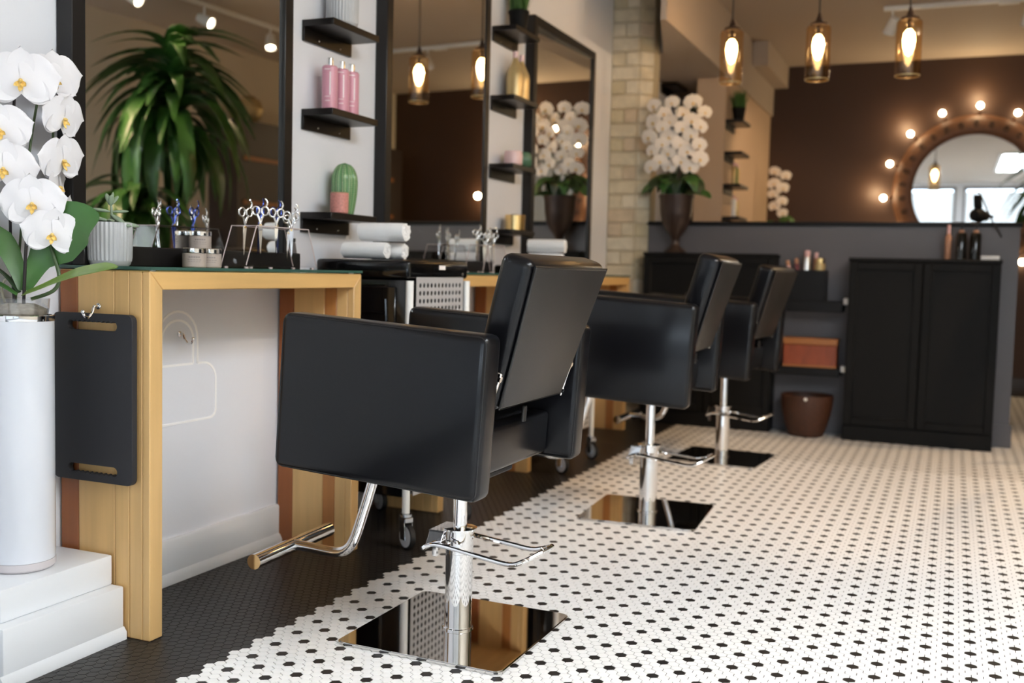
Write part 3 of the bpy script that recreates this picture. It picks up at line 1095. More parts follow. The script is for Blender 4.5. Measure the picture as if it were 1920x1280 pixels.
def towel(loc, rz, r, L, label, group):
    t = thing('rolled_towel', label, 'towel', loc, rz, group)
    n, turns = 64, 3.1
    pts = []
    for i in range(n + 1):
        u = i / n
        a = u * turns * 2 * PI
        rr = 0.006 + (r - 0.006) * u
        rr = min(rr, r)
        z = rr * math.sin(a)
        pts.append((rr * math.cos(a), z * 0.97, rr))
    b = MB()
    th = (r - 0.006) / turns * 0.86
    v, f = [], []
    nx = 8
    random.seed(int(loc[1] * 1000))
    jit = [random.uniform(-0.003, 0.003) for _ in range(n + 1)]
    for i, (y, z, rr) in enumerate(pts):
        k = max(0.05, (rr - th) / max(rr, 1e-4))
        for j in range(nx + 1):
            u = j / nx
            e = 1.0 - 0.03 * (2 * u - 1) ** 4
            x = (u - 0.5) * L + (jit[i] if j in (0, nx) else 0)
            v.append((x, y * e, z * e))
            v.append((x, y * k * e, z * k * e))
    W_ = 2 * (nx + 1)
    for i in range(n):
        for j in range(nx):
            a = i * W_ + 2 * j
            f.append((a, a + 2, a + W_ + 2, a + W_))
            f.append((a + 1, a + 3, a + W_ + 3, a + W_ + 1))
        for j in (0, nx):
            a = i * W_ + 2 * j
            f.append((a, a + 1, a + W_ + 1, a + W_))
    for j in range(nx):
        a = n * W_ + 2 * j
        f.append((a, a + 1, a + 3, a + 2))
    b.add(v, f, T(0, 0, r * 0.97))
    b.build('terry_cloth', M_towel, t, smooth=60)
    return t


def trolley(loc, label, src=[None]):
    if src[0] is not None:
        return dup(src[0], loc, 0, label)
    t = thing('salon_trolley', label, 'trolley', loc, 0, 'black salon trolleys with towels')
    src[0] = t
    # local: x 0..-0.34 towards the wall, y 0..0.42, front panel faces +x
    d, w, zb, zt = 0.34, 0.42, 0.16, 0.865
    MB().rbox(-d, -0.012, 0.012, w - 0.012, zb, zt, 0.008, 2).build('cabinet_body', M_blackg, t)
    tray = MB()
    tray.rbox(-d - 0.008, 0.004, -0.004, w + 0.004, zt + 0.001, 0.925, 0.012, 3)
    tray.build('tray', M_blackg, t)
    # moulded recess lines on the side
    s = MB()
    s.rbox(-0.30, -0.05, 0.004, 0.0115, 0.60, 0.84, 0.003, 1)
    s.build('moulded_panel', M_blackg, t, smooth=40)
    g = MB()
    g.tube([(-0.085, 0.004, 0.80), (-0.082, 0.004, 0.70), (-0.10, 0.004, 0.655), (-0.145, 0.004, 0.635), (-0.17, 0.004, 0.645)], 0.005, 8, smooth=6)
    g.tube([(-0.09, 0.004, 0.755), (-0.20, 0.004, 0.758)], 0.004, 8)
    g.tube([(-0.29, 0.004, 0.705), (-0.26, 0.004, 0.69), (-0.23, 0.004, 0.705)], 0.004, 8, smooth=5)
    g.build('moulding', M_blackg, t)
    # posts and perforated front sheet
    for y in (0.004, w - 0.004):
        MB().tube([(0.002, y, 0.115), (0.002, y, 0.86)], 0.0125, 14).build('post', M_white, t)
    ny, nz = 12, 27
    y0, y1, z0 = 0.05, w - 0.03, 0.1615
    cy_, cz_ = (y1 - y0) / (ny + 1), 0.0255
    pm = MB()
    xo = 0.002
    for i in range(ny):
        for k in range(nz):
            a, b_ = y0 + cy_ * (i + 0.5), y0 + cy_ * (i + 1.5)
            c, e = z0 + cz_ * (k + 0.3), z0 + cz_ * (k + 1.3)
            my, mz = (a + b_) / 2, (c + e) / 2
            sq = [(b_, mz), (b_, e), (my, e), (a, e), (a, mz), (a, c), (my, c), (b_, c)]
            rr = 0.0086
            ho = [(my + rr * math.cos(PI / 4 * q), mz + rr * math.sin(PI / 4 * q)) for q in range(8)]
            v = [(xo, p, q) for p, q in sq] + [(xo, p, q) for p, q in ho] + [(xo - 0.003, p, q) for p, q in ho]
            f = []
            for q in range(8):
                q2 = (q + 1) % 8
                f += [(q, q2, 8 + q2, 8 + q), (8 + q, 8 + q2, 16 + q2, 16 + q)]
            pm.add(v, f)
    zt2 = z0 + cz_ * (nz + 0.3)
    pm.box(xo - 0.002, xo, y0, y0 + cy_ * 0.5, z0, zt2 + 0.014)
    pm.box(xo - 0.002, xo, y1 - cy_ * 0.5, y1, z0, zt2 + 0.014)
    pm.box(xo - 0.002, xo, y0 + cy_ * 0.5, y1 - cy_ * 0.5, zt2, zt2 + 0.014)
    pm.box(xo - 0.002, xo, y0 + cy_ * 0.5, y1 - cy_ * 0.5, z0, z0 + cz_ * 0.3)
    pm.build('perforated_panel', M_panel, t, smooth=0)
    MB().rbox(0.004, 0.0052, 0.20, 0.245, 0.897, 0.911, 0.0004, 1).build('sticker', M_print, t, smooth=40)
    MB().lathe([(0.0055, 0), (0.0055, 0.0018), (0.004, 0.0025)], 14, T(0.003, w - 0.04, 0.882) @ RY(R(90))).build('round_badge', M_steel, t)
    # castors
    for x, y in ((0.002, 0.004), (0.002, w - 0.004), (-d, 0.004), (-d, w - 0.004)):
        a = -30
        Mc = T(x, y, 0) @ RZ(R(a))
        cst = MB().lathe([(0.020, 0.104), (0.020, 0.112), (0.012, 0.1145)], 16, T(x, y, 0)).build('castor', M_zinc, t)
        fk = MB()
        fk.rbox(-0.016, 0.022, -0.016, 0.016, 0.086, 0.103, 0.002, 1, Mc)
        for s in (-1, 1):
            fk.hull8([(-0.006, s * 0.013, 0.03), (-0.014, s * 0.013, 0.09), (-0.006, s * 0.016, 0.03), (-0.014, s * 0.016, 0.09), (0.026, s * 0.013, 0.03), (0.016, s * 0.013, 0.09), (0.026, s * 0.016, 0.03), (0.016, s * 0.016, 0.09)], 0.001, 1, Mc)
        fk.build('fork', M_zinc, cst)
        wl = MB()
        Mw = Mc @ T(0.012, 0, 0.041) @ RX(R(90))
        wl.lathe([(0.001, -0.0115), (0.030, -0.0115), (0.034, -0.010), (0.034, 0.010), (0.030, 0.0115), (0.001, 0.0115)], 28, Mw)
        wl.build('wheel', M_wheel, cst)
        MB().lathe([(0.0345, -0.010), (0.0395, -0.008), (0.041, 0), (0.0395, 0.008), (0.0345, 0.010)], 28, Mw, cap=False).build('tyre', M_rubber, cst)
    return t


trolley((-1.588, 2.868, 0), 'black trolley with a grey perforated front between the first two desks')
trolley((-1.588, 4.29, 0), 'black trolley hidden behind the nearest chair, two towels on top')
TT = 0.925
towel((-1.80, 2.955, TT), R(6), 0.034, 0.155, 'white rolled towel at the lower left of the trolley stack', 'white rolled towels')
towel((-1.775, 3.030, TT), R(8), 0.034, 0.15, 'white rolled towel at the lower right of the trolley stack', 'white rolled towels')
towel((-1.755, 2.992, TT + 0.058), R(4), 0.038, 0.165, 'white rolled towel on top of the other two', 'white rolled towels')
towel((-1.735, 4.425, TT), R(4), 0.034, 0.16, 'white rolled towel lowest behind the nearest chair back, under another roll', 'white rolled towels')
towel((-1.732, 4.428, TT + 0.0575), R(6), 0.038, 0.175, 'white rolled towel showing just above the nearest chair back', 'white rolled towels')

# ---------------------------------------------------------------- hydraulic chairs
TILT = 0.059


def make_chair(loc, rz, label):
    t = thing('salon_chair', label, 'chair', loc, rz, 'black leather salon chairs')
    S = T(0, 0, 0.5) @ RY(TILT) @ T(0, 0, -0.5)
    # base plate with rounded corners, edges bevelled
    pl = MB()
    pts = rounded(0.217, 0.222, 0.022, 5)
    pl.prism(pts, 'z', 0.0005, 0.0065)
    pl.prism([(x * 0.988, y * 0.988) for x, y in pts], 'z', 0.0065, 0.0085)
    pl.build('base_plate', M_plate, t, smooth=30)
    MB().lathe([(0.0385, 0.0086), (0.0385, 0.0125), (0.0365, 0.014), (0.034, 0.014), (0.034, 0.2), (0.0345, 0.2005), (0.0345, 0.255), (0.043, 0.258), (0.043, 0.262), (0.02, 0.266), (0.018, 0.266)], 36).build('pump_column', M_chrome, t)
    MB().lathe([(0.0175, 0.18), (0.0175, 0.40), (0.0175, 0.405)], 24).build('piston', M_chrome, t)
    # pump lever and its bracket
    br = MB()
    for y in (-0.045, 0.045):
        br.hull8([(-0.075, y - 0.002, 0.205), (-0.06, y - 0.002, 0.258), (-0.075, y + 0.002, 0.205), (-0.06, y + 0.002, 0.258), (-0.03, y - 0.002, 0.225), (-0.02, y - 0.002, 0.258), (-0.03, y + 0.002, 0.225), (-0.02, y + 0.002, 0.258)], 0.001, 1)
    br.rbox(-0.062, -0.02, -0.047, 0.047, 0.254, 0.259, 0.001, 1)
    br.tube([(-0.068, -0.064, 0.215), (-0.068, 0.064, 0.215)], 0.006, 10)
    br.rbox(-0.074, -0.062, -0.006, 0.006, 0.18, 0.215, 0.001, 1)
    br.build('pump_bracket', M_chrome, t)
    lv = MB()
    lv.tube([(-0.068, -0.062, 0.215), (-0.055, -0.062, 0.222), (-0.02, -0.064, 0.228), (0.10, -0.066, 0.213), (0.165, -0.066, 0.207), (0.195, -0.06, 0.216), (0.225, -0.03, 0.232), (0.237, 0.0, 0.238), (0.235, 0.03, 0.238), (0.205, 0.062, 0.222), (0.165, 0.068, 0.212), (0.10, 0.068, 0.218), (-0.02, 0.066, 0.23), (-0.055, 0.064, 0.222), (-0.068, 0.062, 0.215)], 0.0058, 10, smooth=4)
    lv.build('pump_lever', M_chrome, t)
    MB().rbox(-0.10, 0.10, -0.09, 0.09, 0.402, 0.418, 0.004, 1).build('seat_plate', M_rubber, t)
    # footrest
    fr = MB()
    fr.tube([(-0.235, 0, 0.425), (-0.25, 0, 0.36), (-0.285, 0, 0.25), (-0.31, 0, 0.185), (-0.335, 0, 0.158), (-0.37, 0, 0.15), (-0.43, 0, 0.152), (-0.50, 0, 0.155)], 0.0135, 14, smooth=5)
    fr.build('footrest_tube', M_chrome, t)
    fb = MB()
    fb.tube([(-0.492, -0.175, 0.150), (-0.512, 0.19, 0.150)], 0.0195, 22)
    fbo = fb.build('foot_bar', M_chrome, t)
    # seat box
    MB().rbox(-0.295, 0.075, -0.240, 0.265, 0.425, 0.555, 0.028, 4, S).build('seat_cushion', M_leather, t, smooth=50)
    MB().rbox(0.0755, 0.125, -0.240, 0.265, 0.428, 0.540, 0.012, 3, S).build('seat_rail', M_leather, t, smooth=50)
    # arm boxes with piping
    for ya, yb in ((-0.318, -0.242), (0.267, 0.343)):
        arm = MB().rbox(-0.327, 0.199, ya, yb, 0.414, 0.775, 0.019, 4, S).build('arm', M_leather, t, smooth=50)
        pp = MB()
        for y in (ya + 0.0056, yb - 0.0056):
            pts = [(-0.064 + x, y, 0.5945 + z) for x, z in rounded(0.2574, 0.1749, 0.018, 4)]
            pp.tube(pts, 0.0017, 6, S, close=True)
        pp.build('piping', M_pipe, arm)
    # reclined back: wider at the top
    yc = 0.006
    bt = [(0.262, 0.935), (0.177, 0.590)]
    ux = Vector((bt[0][0] - bt[1][0], 0, bt[0][1] - bt[1][1])).normalized()
    nx_ = Vector((ux.z, 0, -ux.x))
    th = 0.088

    def corner(k, s, front):
        (x, z) = bt[k]
        w = (0.246, 0.196)[k]
        p = Vector((x, yc + s * w, z))
        return p - nx_ * (th if front else 0.006)
    bk = MB()
    bk.hull8([corner(1, -1, 1), corner(0, -1, 1), corner(1, 1, 1), corner(0, 1, 1), corner(1, -1, 0), corner(0, -1, 0), corner(1, 1, 0), corner(0, 1, 0)], 0.024, 4, S)
    bo = bk.build('backrest', M_leather, t, smooth=50)
    # flat panel on the rear of the back
    b2 = MB()

    def rear(k, s, off):
        (x, z) = bt[k]
        w = (0.236, 0.186)[k]
        p = Vector((x, yc + s * w, z))
        sh = ux * (-0.012 if k == 0 else 0.012)
        return p + sh + nx_ * off
    b2.hull8([rear(1, -1, -0.008), rear(0, -1, -0.008), rear(1, 1, -0.008), rear(0, 1, -0.008), rear(1, -1, 0.0), rear(0, -1, 0.0), rear(1, 1, 0.0), rear(0, 1, 0.0)], 0.004, 2, S)
    b2.build('cover_panel', M_leather2, bo, smooth=50)
    p2 = MB()
    loop = [rear(1, -1, -0.004), rear(0, -1, -0.004), rear(0, 1, -0.004), rear(1, 1, -0.004)]
    cen = sum(loop, Vector()) / 4
    loop = [cen + (q - cen) * 1.008 for q in loop]
    p2.tube(loop, 0.0026, 6, S, close=True)
    p2.build('piping', M_pipe, bo)
    # side hinges and the little buckle under the back
    for s in (-1, 1):
        hb_ = MB()
        c0 = Vector((0.170, yc + s * 0.222, 0.64))
        hb_.rbox(-0.016, 0.010, -0.004, 0.004, -0.05, 0.05, 0.002, 1, S @ T(*c0) @ RY(R(14)))
        for z in (-0.036, 0.036):
            hb_.lathe([(0.007, -0.0055), (0.007, 0.0055)], 10, S @ T(*c0) @ RY(R(14)) @ T(0.006, 0, z) @ RY(R(90)))
        hb_.build('hinge_bracket', M_chrome, t)
    MB().rbox(0.150, 0.156, yc + 0.005, yc + 0.025, 0.545, 0.585, 0.002, 1, S).build('strap_buckle', M_rubber, t)
    return t


ch1 = make_chair((-1.1, 2.27, 0), R(-0.5), 'nearest black leather salon chair on a square chrome base')
LOWER = ('base_plate', 'pump_column', 'pump_bracket', 'pump_lever')
for loc, rz, lift, lab in (((-1.025, 3.735, 0), R(3), 0.038, 'middle black leather salon chair facing the second mirror'), ((-1.02, 5.06, 0), R(-4), 0.018, 'farthest black leather salon chair, near the half wall')):
    c2 = dup(ch1, loc, rz, lab)
    for ch in c2.children:                 # pumped up a little higher
        if ch.name.split('.')[0] not in LOWER:
            ch.location.z += lift

# ---------------------------------------------------------------- plinth, vase and front orchid
pn = thing('stepped_plinth', 'white two step plinth under the tall orchid vase', 'plinth', (-2.0, 1.70, 0))
MB().rbox(0.001, 0.215, -0.185, 0.155, 0.0, 0.128, 0.004, 2).build('plinth_step', M_trim, pn)
MB().rbox(0.001, 0.182, -0.163, 0.152, 0.128, 0.20, 0.004, 2).build('plinth_step', M_trim, pn)
sp = MB()
shoe = [(0.2152, 0.0), (0.224, 0.0), (0.224, 0.018), (0.2155, 0.03)]
sp.prism(shoe, 'y', -0.194, 0.155)
sp.build('shoe_moulding', M_trim, pn, smooth=40)

VX, VY = -1.925, 1.688
vs = thing('cylinder_vase', 'tall white cylinder vase with clear foot on the stepped plinth', 'vase', (VX, VY, 0.20))
MB().lathe([(0.068, 0.002), (0.071, 0.006), (0.071, 0.021)], 48).build('clear_foot', M_clearb, vs)
MB().lathe([(0.0700, 0.0215), (0.0705, 0.024), (0.0705, 0.562), (0.066, 0.562), (0.065, 0.50), (0.0005, 0.50)], 48).build('body', M_vase, vs)
MB().lathe([(0.0712, 0.5623), (0.0715, 0.564), (0.0715, 0.574), (0.0700, 0.5755), (0.0655, 0.5755), (0.0655, 0.5623)], 48, cap=False).build('silver_rim', M_chrome, vs)


def petal(L, w, bend, cup, tip=0.5, n=8, m=6, wave=0.0, narrow=0.22):
    """grid petal along +x, width along y, curving in z; base narrow"""
    v, f = [], []
    for i in range(n + 1):
        u = i / n
        prof_ = (math.sin(PI * min(1, (narrow + (1 - narrow) * u)) ** (0.9 + tip)) ** 0.62) if u < 1 else 0.0
        ww = w * max(prof_, 0.02)
        for j in range(m + 1):
            s = j / m * 2 - 1
            z = bend * u * u * L + cup * (s * s) * ww + wave * math.sin(u * 7 + s * 3) * 0.05 * w
            v.append((L * u - 0.06 * L * s * s * u, ww * s, z))
    for i in range(n):
        for j in range(m):
            a = i * (m + 1) + j
            f.append((a, a + 1, a + m + 2, a + m + 1))
    return v, f


def flower_meshes(s, mp, cheap=False):
    n, m = (5, 4) if cheap else (9, 8)
    b = MB()
    # flower faces +x ; local frame built facing +z then turned
    for ang_, L, w, bend, dz in ((90, 0.9, 0.34, 0.05, 0.0), (215, 0.88, 0.32, 0.08, -0.002), (325, 0.88, 0.32, 0.08, -0.002)):
        v, f = petal(L * s, w * s, bend, 0.10, 0.35, n, m)
        b.add(v, f, T(0, 0, dz) @ RZ(R(ang_)))
    for ang_ in (8, 172):
        v, f = petal(1.02 * s, 0.68 * s, -0.10, -0.08, 0.05, n, m, 0.6, 0.14)
        b.add(v, f, T(0, 0, 0.004) @ RZ(R(ang_)))
    lp = MB()
    lp.lathe([(0.0005, 0.02 * s), (0.05 * s, 0.05 * s), (0.06 * s, 0.10 * s), (0.045 * s, 0.18 * s), (0.0005, 0.21 * s)], 10, T(0, -0.02 * s, 0), cap=False)
    for a_ in (-35, 215):
        v, f = petal(0.20 * s, 0.07 * s, 0.9, 0.5, 0.3, 5, 4)
        lp.add(v, f, T(0, -0.06 * s, 0.05 * s) @ RZ(R(a_)))
    v, f = petal(0.26 * s, 0.07 * s, 0.8, 0.5, 0.3, 5, 4)
    lp.add(v, f, T(0, -0.08 * s, 0.05 * s) @ RZ(R(270)))
    return b, lp


def facing(pos, d, roll=0.0):
    d = Vector(d).normalized()
    z = d
    x = Vector((0, 0, 1)).cross(z)
    x.normalize()
    y = z.cross(x)
    M = Matrix(((x.x, y.x, z.x, pos[0]), (x.y, y.y, z.y, pos[1]), (x.z, y.z, z.z, pos[2]), (0, 0, 0, 1)))
    return M @ RZ(roll)


def add_flower(parent, M, src):
    o1 = link('flower', src[0].data, parent)
    o1.matrix_local = M
    o2 = link('lip', src[1].data, o1)
    return o1


def flower_source(s, mp, parent, M, cheap=False):
    b, lp = flower_meshes(s, mp, cheap)
    o1 = b.build('flower', mp, parent, smooth=80)
    o1.matrix_local = M
    o2 = lp.build('lip', M_lip, o1, smooth=80)
    return (o1, o2)


oc = thing('orchid', 'white orchid with yellow centres in the tall white vase at left', 'orchid', (VX, VY, 0.70))
O0 = Vector((VX, VY, 0.70))


def loc_(p):
    return Vector(p) - O0


MB().lathe([(0.045, 0.001), (0.060, 0.09), (0.0615, 0.112), (0.060, 0.112), (0.0585, 0.09), (0.044, 0.003)], 32, cap=False).build('clear_pot', M_clear, oc)
MB().lathe([(0.043, 0.004), (0.056, 0.088), (0.03, 0.1), (0.0005, 0.096)], 24).build('bark_mix', M_bark, oc)
FL = [((-1.930, 1.700, 1.296), (0.62, -0.75, -0.05), 0.0), ((-1.934, 1.792, 1.316), (0.95, -0.25, -0.1), 0.1), ((-1.912, 1.800, 1.226), (0.97, 0.05, -0.25), -0.1), ((-1.910, 1.794, 1.130), (0.97, 0.05, -0.2), 0.1),
      ((-1.965, 1.672, 1.185), (0.7, -0.7, -0.1), 0.15), ((-1.955, 1.672, 1.100), (0.75, -0.65, -0.1), -0.1), ((-1.890, 1.692, 1.024), (0.60, -0.78, -0.12), 0.05), ((-1.864, 1.722, 0.958), (0.70, -0.68, -0.2), -0.12),
      ((-1.937, 1.806, 1.070), (0.85, 0.5, -0.1), 0.2), ((-1.917, 1.800, 1.000), (0.85, 0.45, -0.3), 0.0)]
FS = [0.083, 0.074, 0.066, 0.070, 0.072, 0.076, 0.074, 0.068, 0.064, 0.062]
src = None
for i, (p, d, rl) in enumerate(FL):
    M = facing(loc_(p), d, rl) @ Matrix.Diagonal((FS[i] / 0.075,) * 3 + (1,))
    src = flower_source(0.075, M_petal, oc, M) if src is None else (add_flower(oc, M, src), src[1])[0:0] or src
# stakes and arching stems
MB().tube([loc_((-1.957, 1.70, 0.79)), loc_((-1.968, 1.70, 1.0)), loc_((-1.975, 1.72, 1.26))], 0.0032, 8, smooth=4).build('stake', M_stem, oc)
MB().tube([loc_((-1.922, 1.694, 0.79)), loc_((-1.915, 1.694, 0.90)), loc_((-1.905, 1.694, 1.01))], 0.0036, 8, smooth=4).build('stake', M_stem, oc)
MB().tube([loc_((-1.96, 1.705, 0.80)), loc_((-1.968, 1.74, 1.05)), loc_((-1.965, 1.77, 1.24)), loc_((-1.952, 1.79, 1.33)), loc_((-1.945, 1.80, 1.24)), loc_((-1.945, 1.80, 1.05)), loc_((-1.935, 1.79, 0.98))], 0.0028, 8, smooth=6).build('flower_stem', M_stemg, oc)
MB().tube([loc_((-1.905, 1.700, 0.81)), loc_((-1.868, 1.728, 0.83)), loc_((-1.861, 1.738, 0.862)), loc_((-1.880, 1.738, 0.915)), loc_((-1.885, 1.73, 0.955))], [0.004, 0.0042, 0.0042, 0.0036, 0.003], 8, smooth=6).build('flower_stem', M_stemg, oc)
MB().tube([loc_((-1.965, 1.70, 0.857)), loc_((-1.985, 1.698, 0.85)), loc_((-1.987, 1.692, 0.83)), loc_((-1.975, 1.690, 0.80))], 0.003, 8, smooth=5).build('air_root', M_root, oc)


def blade(pts, widths, up_, m=6, fold=0.12, n=5):
    """leaf along a smoothed path"""
    pts = [Vector(p) for p in pts]
    b = MB()
    q, qw = [], []
    N = len(pts)
    for i in range(N - 1):
        p0, p1, p2, p3 = pts[max(i - 1, 0)], pts[i], pts[i + 1], pts[min(i + 2, N - 1)]
        for s in range(n):
            t = s / n
            q.append(0.5 * ((2 * p1) + (p2 - p0) * t + (2 * p0 - 5 * p1 + 4 * p2 - p3) * t * t + (3 * p1 - p0 - 3 * p2 + p3) * t ** 3))
            qw.append(widths[i] * (1 - t) + widths[i + 1] * t)
    q.append(pts[-1])
    qw.append(widths[-1])
    v, f = [], []
    th = 0.0016
    for i, p in enumerate(q):
        t = (q[min(i + 1, len(q) - 1)] - q[max(i - 1, 0)]).normalized()
        s_ = t.cross(Vector(up_))
        s_.normalize()
        nn = s_.cross(t)
        for j in range(m + 1):
            k = j / m * 2 - 1
            v.append(p + s_ * qw[i] * k + nn * (abs(k) * fold * qw[i]))
    K = m + 1
    L = len(v)
    for i, p in enumerate(list(v)):
        v.append(p - Vector(up_) * th)
    for i in range(len(q) - 1):
        for j in range(m):
            a = i * K + j
            f.append((a, a + 1, a + K + 1, a + K))
            f.append((L + a, L + a + K, L + a + K + 1, L + a + 1))
        for j in (0, m):
            a = i * K + j
            f.append((a, a + K, L + a + K, L + a))
    b.add(v, f)
    return b


leaves = [
    (([-1.925, 1.702, 0.83], [-1.912, 1.730, 0.895], [-1.872, 1.744, 0.940], [-1.818, 1.756, 0.985], [-1.775, 1.772, 1.000]), (0.010, 0.026, 0.056, 0.054, 0.006), (0.62, -0.62, 0.30), M_leaf),
    (([-1.915, 1.688, 0.822], [-1.86, 1.684, 0.838], [-1.76, 1.676, 0.868], [-1.67, 1.668, 0.884], [-1.617, 1.664, 0.888]), (0.008, 0.014, 0.024, 0.020, 0.002), (-0.1, -0.55, 0.83), M_leaf_y),
    (([-1.93, 1.70, 0.83], [-1.945, 1.695, 0.88], [-1.962, 1.672, 0.94], [-1.985, 1.60, 1.0]), (0.010, 0.018, 0.026, 0.003), (0.75, -0.5, 0.4), M_leaf),
    (([-1.93, 1.69, 0.825], [-1.955, 1.67, 0.865], [-1.972, 1.63, 0.89], [-1.985, 1.55, 0.90]), (0.009, 0.016, 0.022, 0.003), (0.35, 0.1, 0.93), M_leaf_d),
    (([-1.92, 1.675, 0.82], [-1.945, 1.645, 0.845], [-1.965, 1.59, 0.862], [-1.98, 1.51, 0.865]), (0.009, 0.017, 0.022, 0.003), (0.4, 0.1, 0.9), M_leaf),
]
for pts, wd, up_, m in leaves:
    blade([loc_(p) for p in pts], wd, up_).build('leaf', m, oc, smooth=70)

# ---------------------------------------------------------------- storage along the half wall


def panel_door(parent, x0, x1, z0, z1, y):
    d = MB()
    d.box(x0, x1, y, y + 0.018, z0, z1)
    do = d.build('door', M_black, parent, smooth=0)
    f = MB()
    w = 0.042
    for a, b_, c, e in ((x0, x0 + w, z0, z1), (x1 - w, x1, z0, z1), (x0 + w, x1 - w, z0, z0 + w), (x0 + w, x1 - w, z1 - w, z1)):
        f.rbox(a, b_, y - 0.010, y, c, e, 0.003, 1)
    f.build('door_frame', M_black, do, smooth=40)
    fm = MB()
    g = 0.006
    for a, b_, c, e in ((x0 + w, x0 + w + g, z0 + w, z1 - w), (x1 - w - g, x1 - w, z0 + w, z1 - w), (x0 + w + g, x1 - w - g, z0 + w, z0 + w + g), (x0 + w + g, x1 - w - g, z1 - w - g, z1 - w)):
        fm.rbox(a, b_, y - 0.005, y, c, e, 0.002, 1)
    fm.build('bead', M_cap, do, smooth=40)
    return do


rc = thing('storage_cabinet', 'black two door cabinet at right against the grey half wall', 'cabinet', (0, 6.0, 0))
MB().box(-0.543, 0.221, 0.02, 0.198, 0.0, 0.998).build('carcass', M_black, rc, smooth=0)
MB().rbox(-0.548, 0.226, -0.004, 0.198, 0.9985, 1.018, 0.003, 1).build('top', M_black, rc, smooth=40)
MB().rbox(-0.543, 0.221, 0.000, 0.0195, 0.0, 0.085, 0.003, 1).build('plinth', M_black, rc, smooth=40)
panel_door(rc, -0.541, -0.164, 0.09, 0.995, 0.0018)
panel_door(rc, -0.158, 0.219, 0.09, 0.995, 0.0018)
for z in (0.39, 0.773):
    MB().rbox(-0.572, -0.544, 0.06, 0.10, z - 0.018, z + 0.018, 0.003, 1).build('white_bracket', M_white, rc, smooth=40)

lc = thing('storage_cabinet', 'black two door cabinet under the bronze urn beside the brick column', 'cabinet', (0, 6.05, 0))
MB().box(-1.735, -0.955, 0.02, 0.148, 0.0, 1.012).build('carcass', M_black, lc, smooth=0)
MB().rbox(-1.74, -0.95, -0.004, 0.148, 1.0125, 1.032, 0.003, 1).build('top', M_black, lc, smooth=40)
MB().rbox(-1.735, -0.955, 0.0, 0.0195, 0, 0.085, 0.003, 1).build('plinth', M_black, lc, smooth=40)
panel_door(lc, -1.733, -1.348, 0.09, 1.010, 0.0018)
panel_door(lc, -1.342, -0.957, 0.09, 1.010, 0.0018)

sb = thing('shelf_unit', 'black open shelf between the two cabinets holding a wooden box', 'shelf unit', (0, 6.04, 0))
MB().rbox(-0.949, -0.5735, 0.0, 0.158, 0.71, 0.772, 0.003, 1).build('shelf_board', M_cap, sb, smooth=40)
MB().rbox(-0.949, -0.5735, 0.0, 0.158, 0.345, 0.392, 0.003, 1).build('shelf_board', M_cap, sb, smooth=40)
bx = thing('wooden_box', 'orange brown wooden box on the lower open shelf', 'box', (-0.742, 6.105, 0.3925))
MB().rbox(-0.146, 0.146, -0.06, 0.085, 0.0, 0.128, 0.003, 1).build('body', M_box, bx, smooth=40)
MB().rbox(-0.150, 0.150, -0.064, 0.089, 0.1285, 0.165, 0.003, 1).build('lid', M_boxe, bx, smooth=40)
MB().rbox(-0.149, 0.149, -0.062, 0.087, -0.0001, 0.012, 0.002, 1).build('base_moulding', M_boxe, bx, smooth=40)
bs = thing('wicker_basket', 'round brown wicker basket on the floor under the open shelf', 'basket', (-0.746, 6.055, 0))
prof = [(0.085, 0.0), (0.095, 0.004)]
for i in range(1, 14):
    u = i / 13
    prof.append((0.095 + 0.047 * math.sin(u * PI / 2), 0.004 + 0.226 * u))
bk_ = MB()
v, f = [], []
n = 60
for i, (r, z) in enumerate(prof):
    for k in range(n):
        a = 2 * PI * k / n
        rr = r + (0.0022 if (k + i) % 2 else -0.0022)
        v.append((rr * math.cos(a), rr * math.sin(a), z))
for i in range(len(prof) - 1):
    for k in range(n):
        k2 = (k + 1) % n
        f.append((i * n + k, i * n + k2, (i + 1) * n + k2, (i + 1) * n + k))
f.append(list(range(n)))
bk_.add(v, f)
bk_.lathe([(0.137, 0.228), (0.125, 0.12), (0.085, 0.012), (0.0005, 0.011)], 40, cap=False)
bk_.build('body', M_basket, bs, smooth=60)
MB().tube([(0.139 * math.cos(2 * PI * k / 40), 0.139 * math.sin(2 * PI * k / 40), 0.231) for k in range(40)], 0.0055, 8, close=True).build('rim', M_basket, bs)
MB().sphere((0.01, -0.148, 0.222), 0.010, 12, 8).build('bead', M_white, bs)

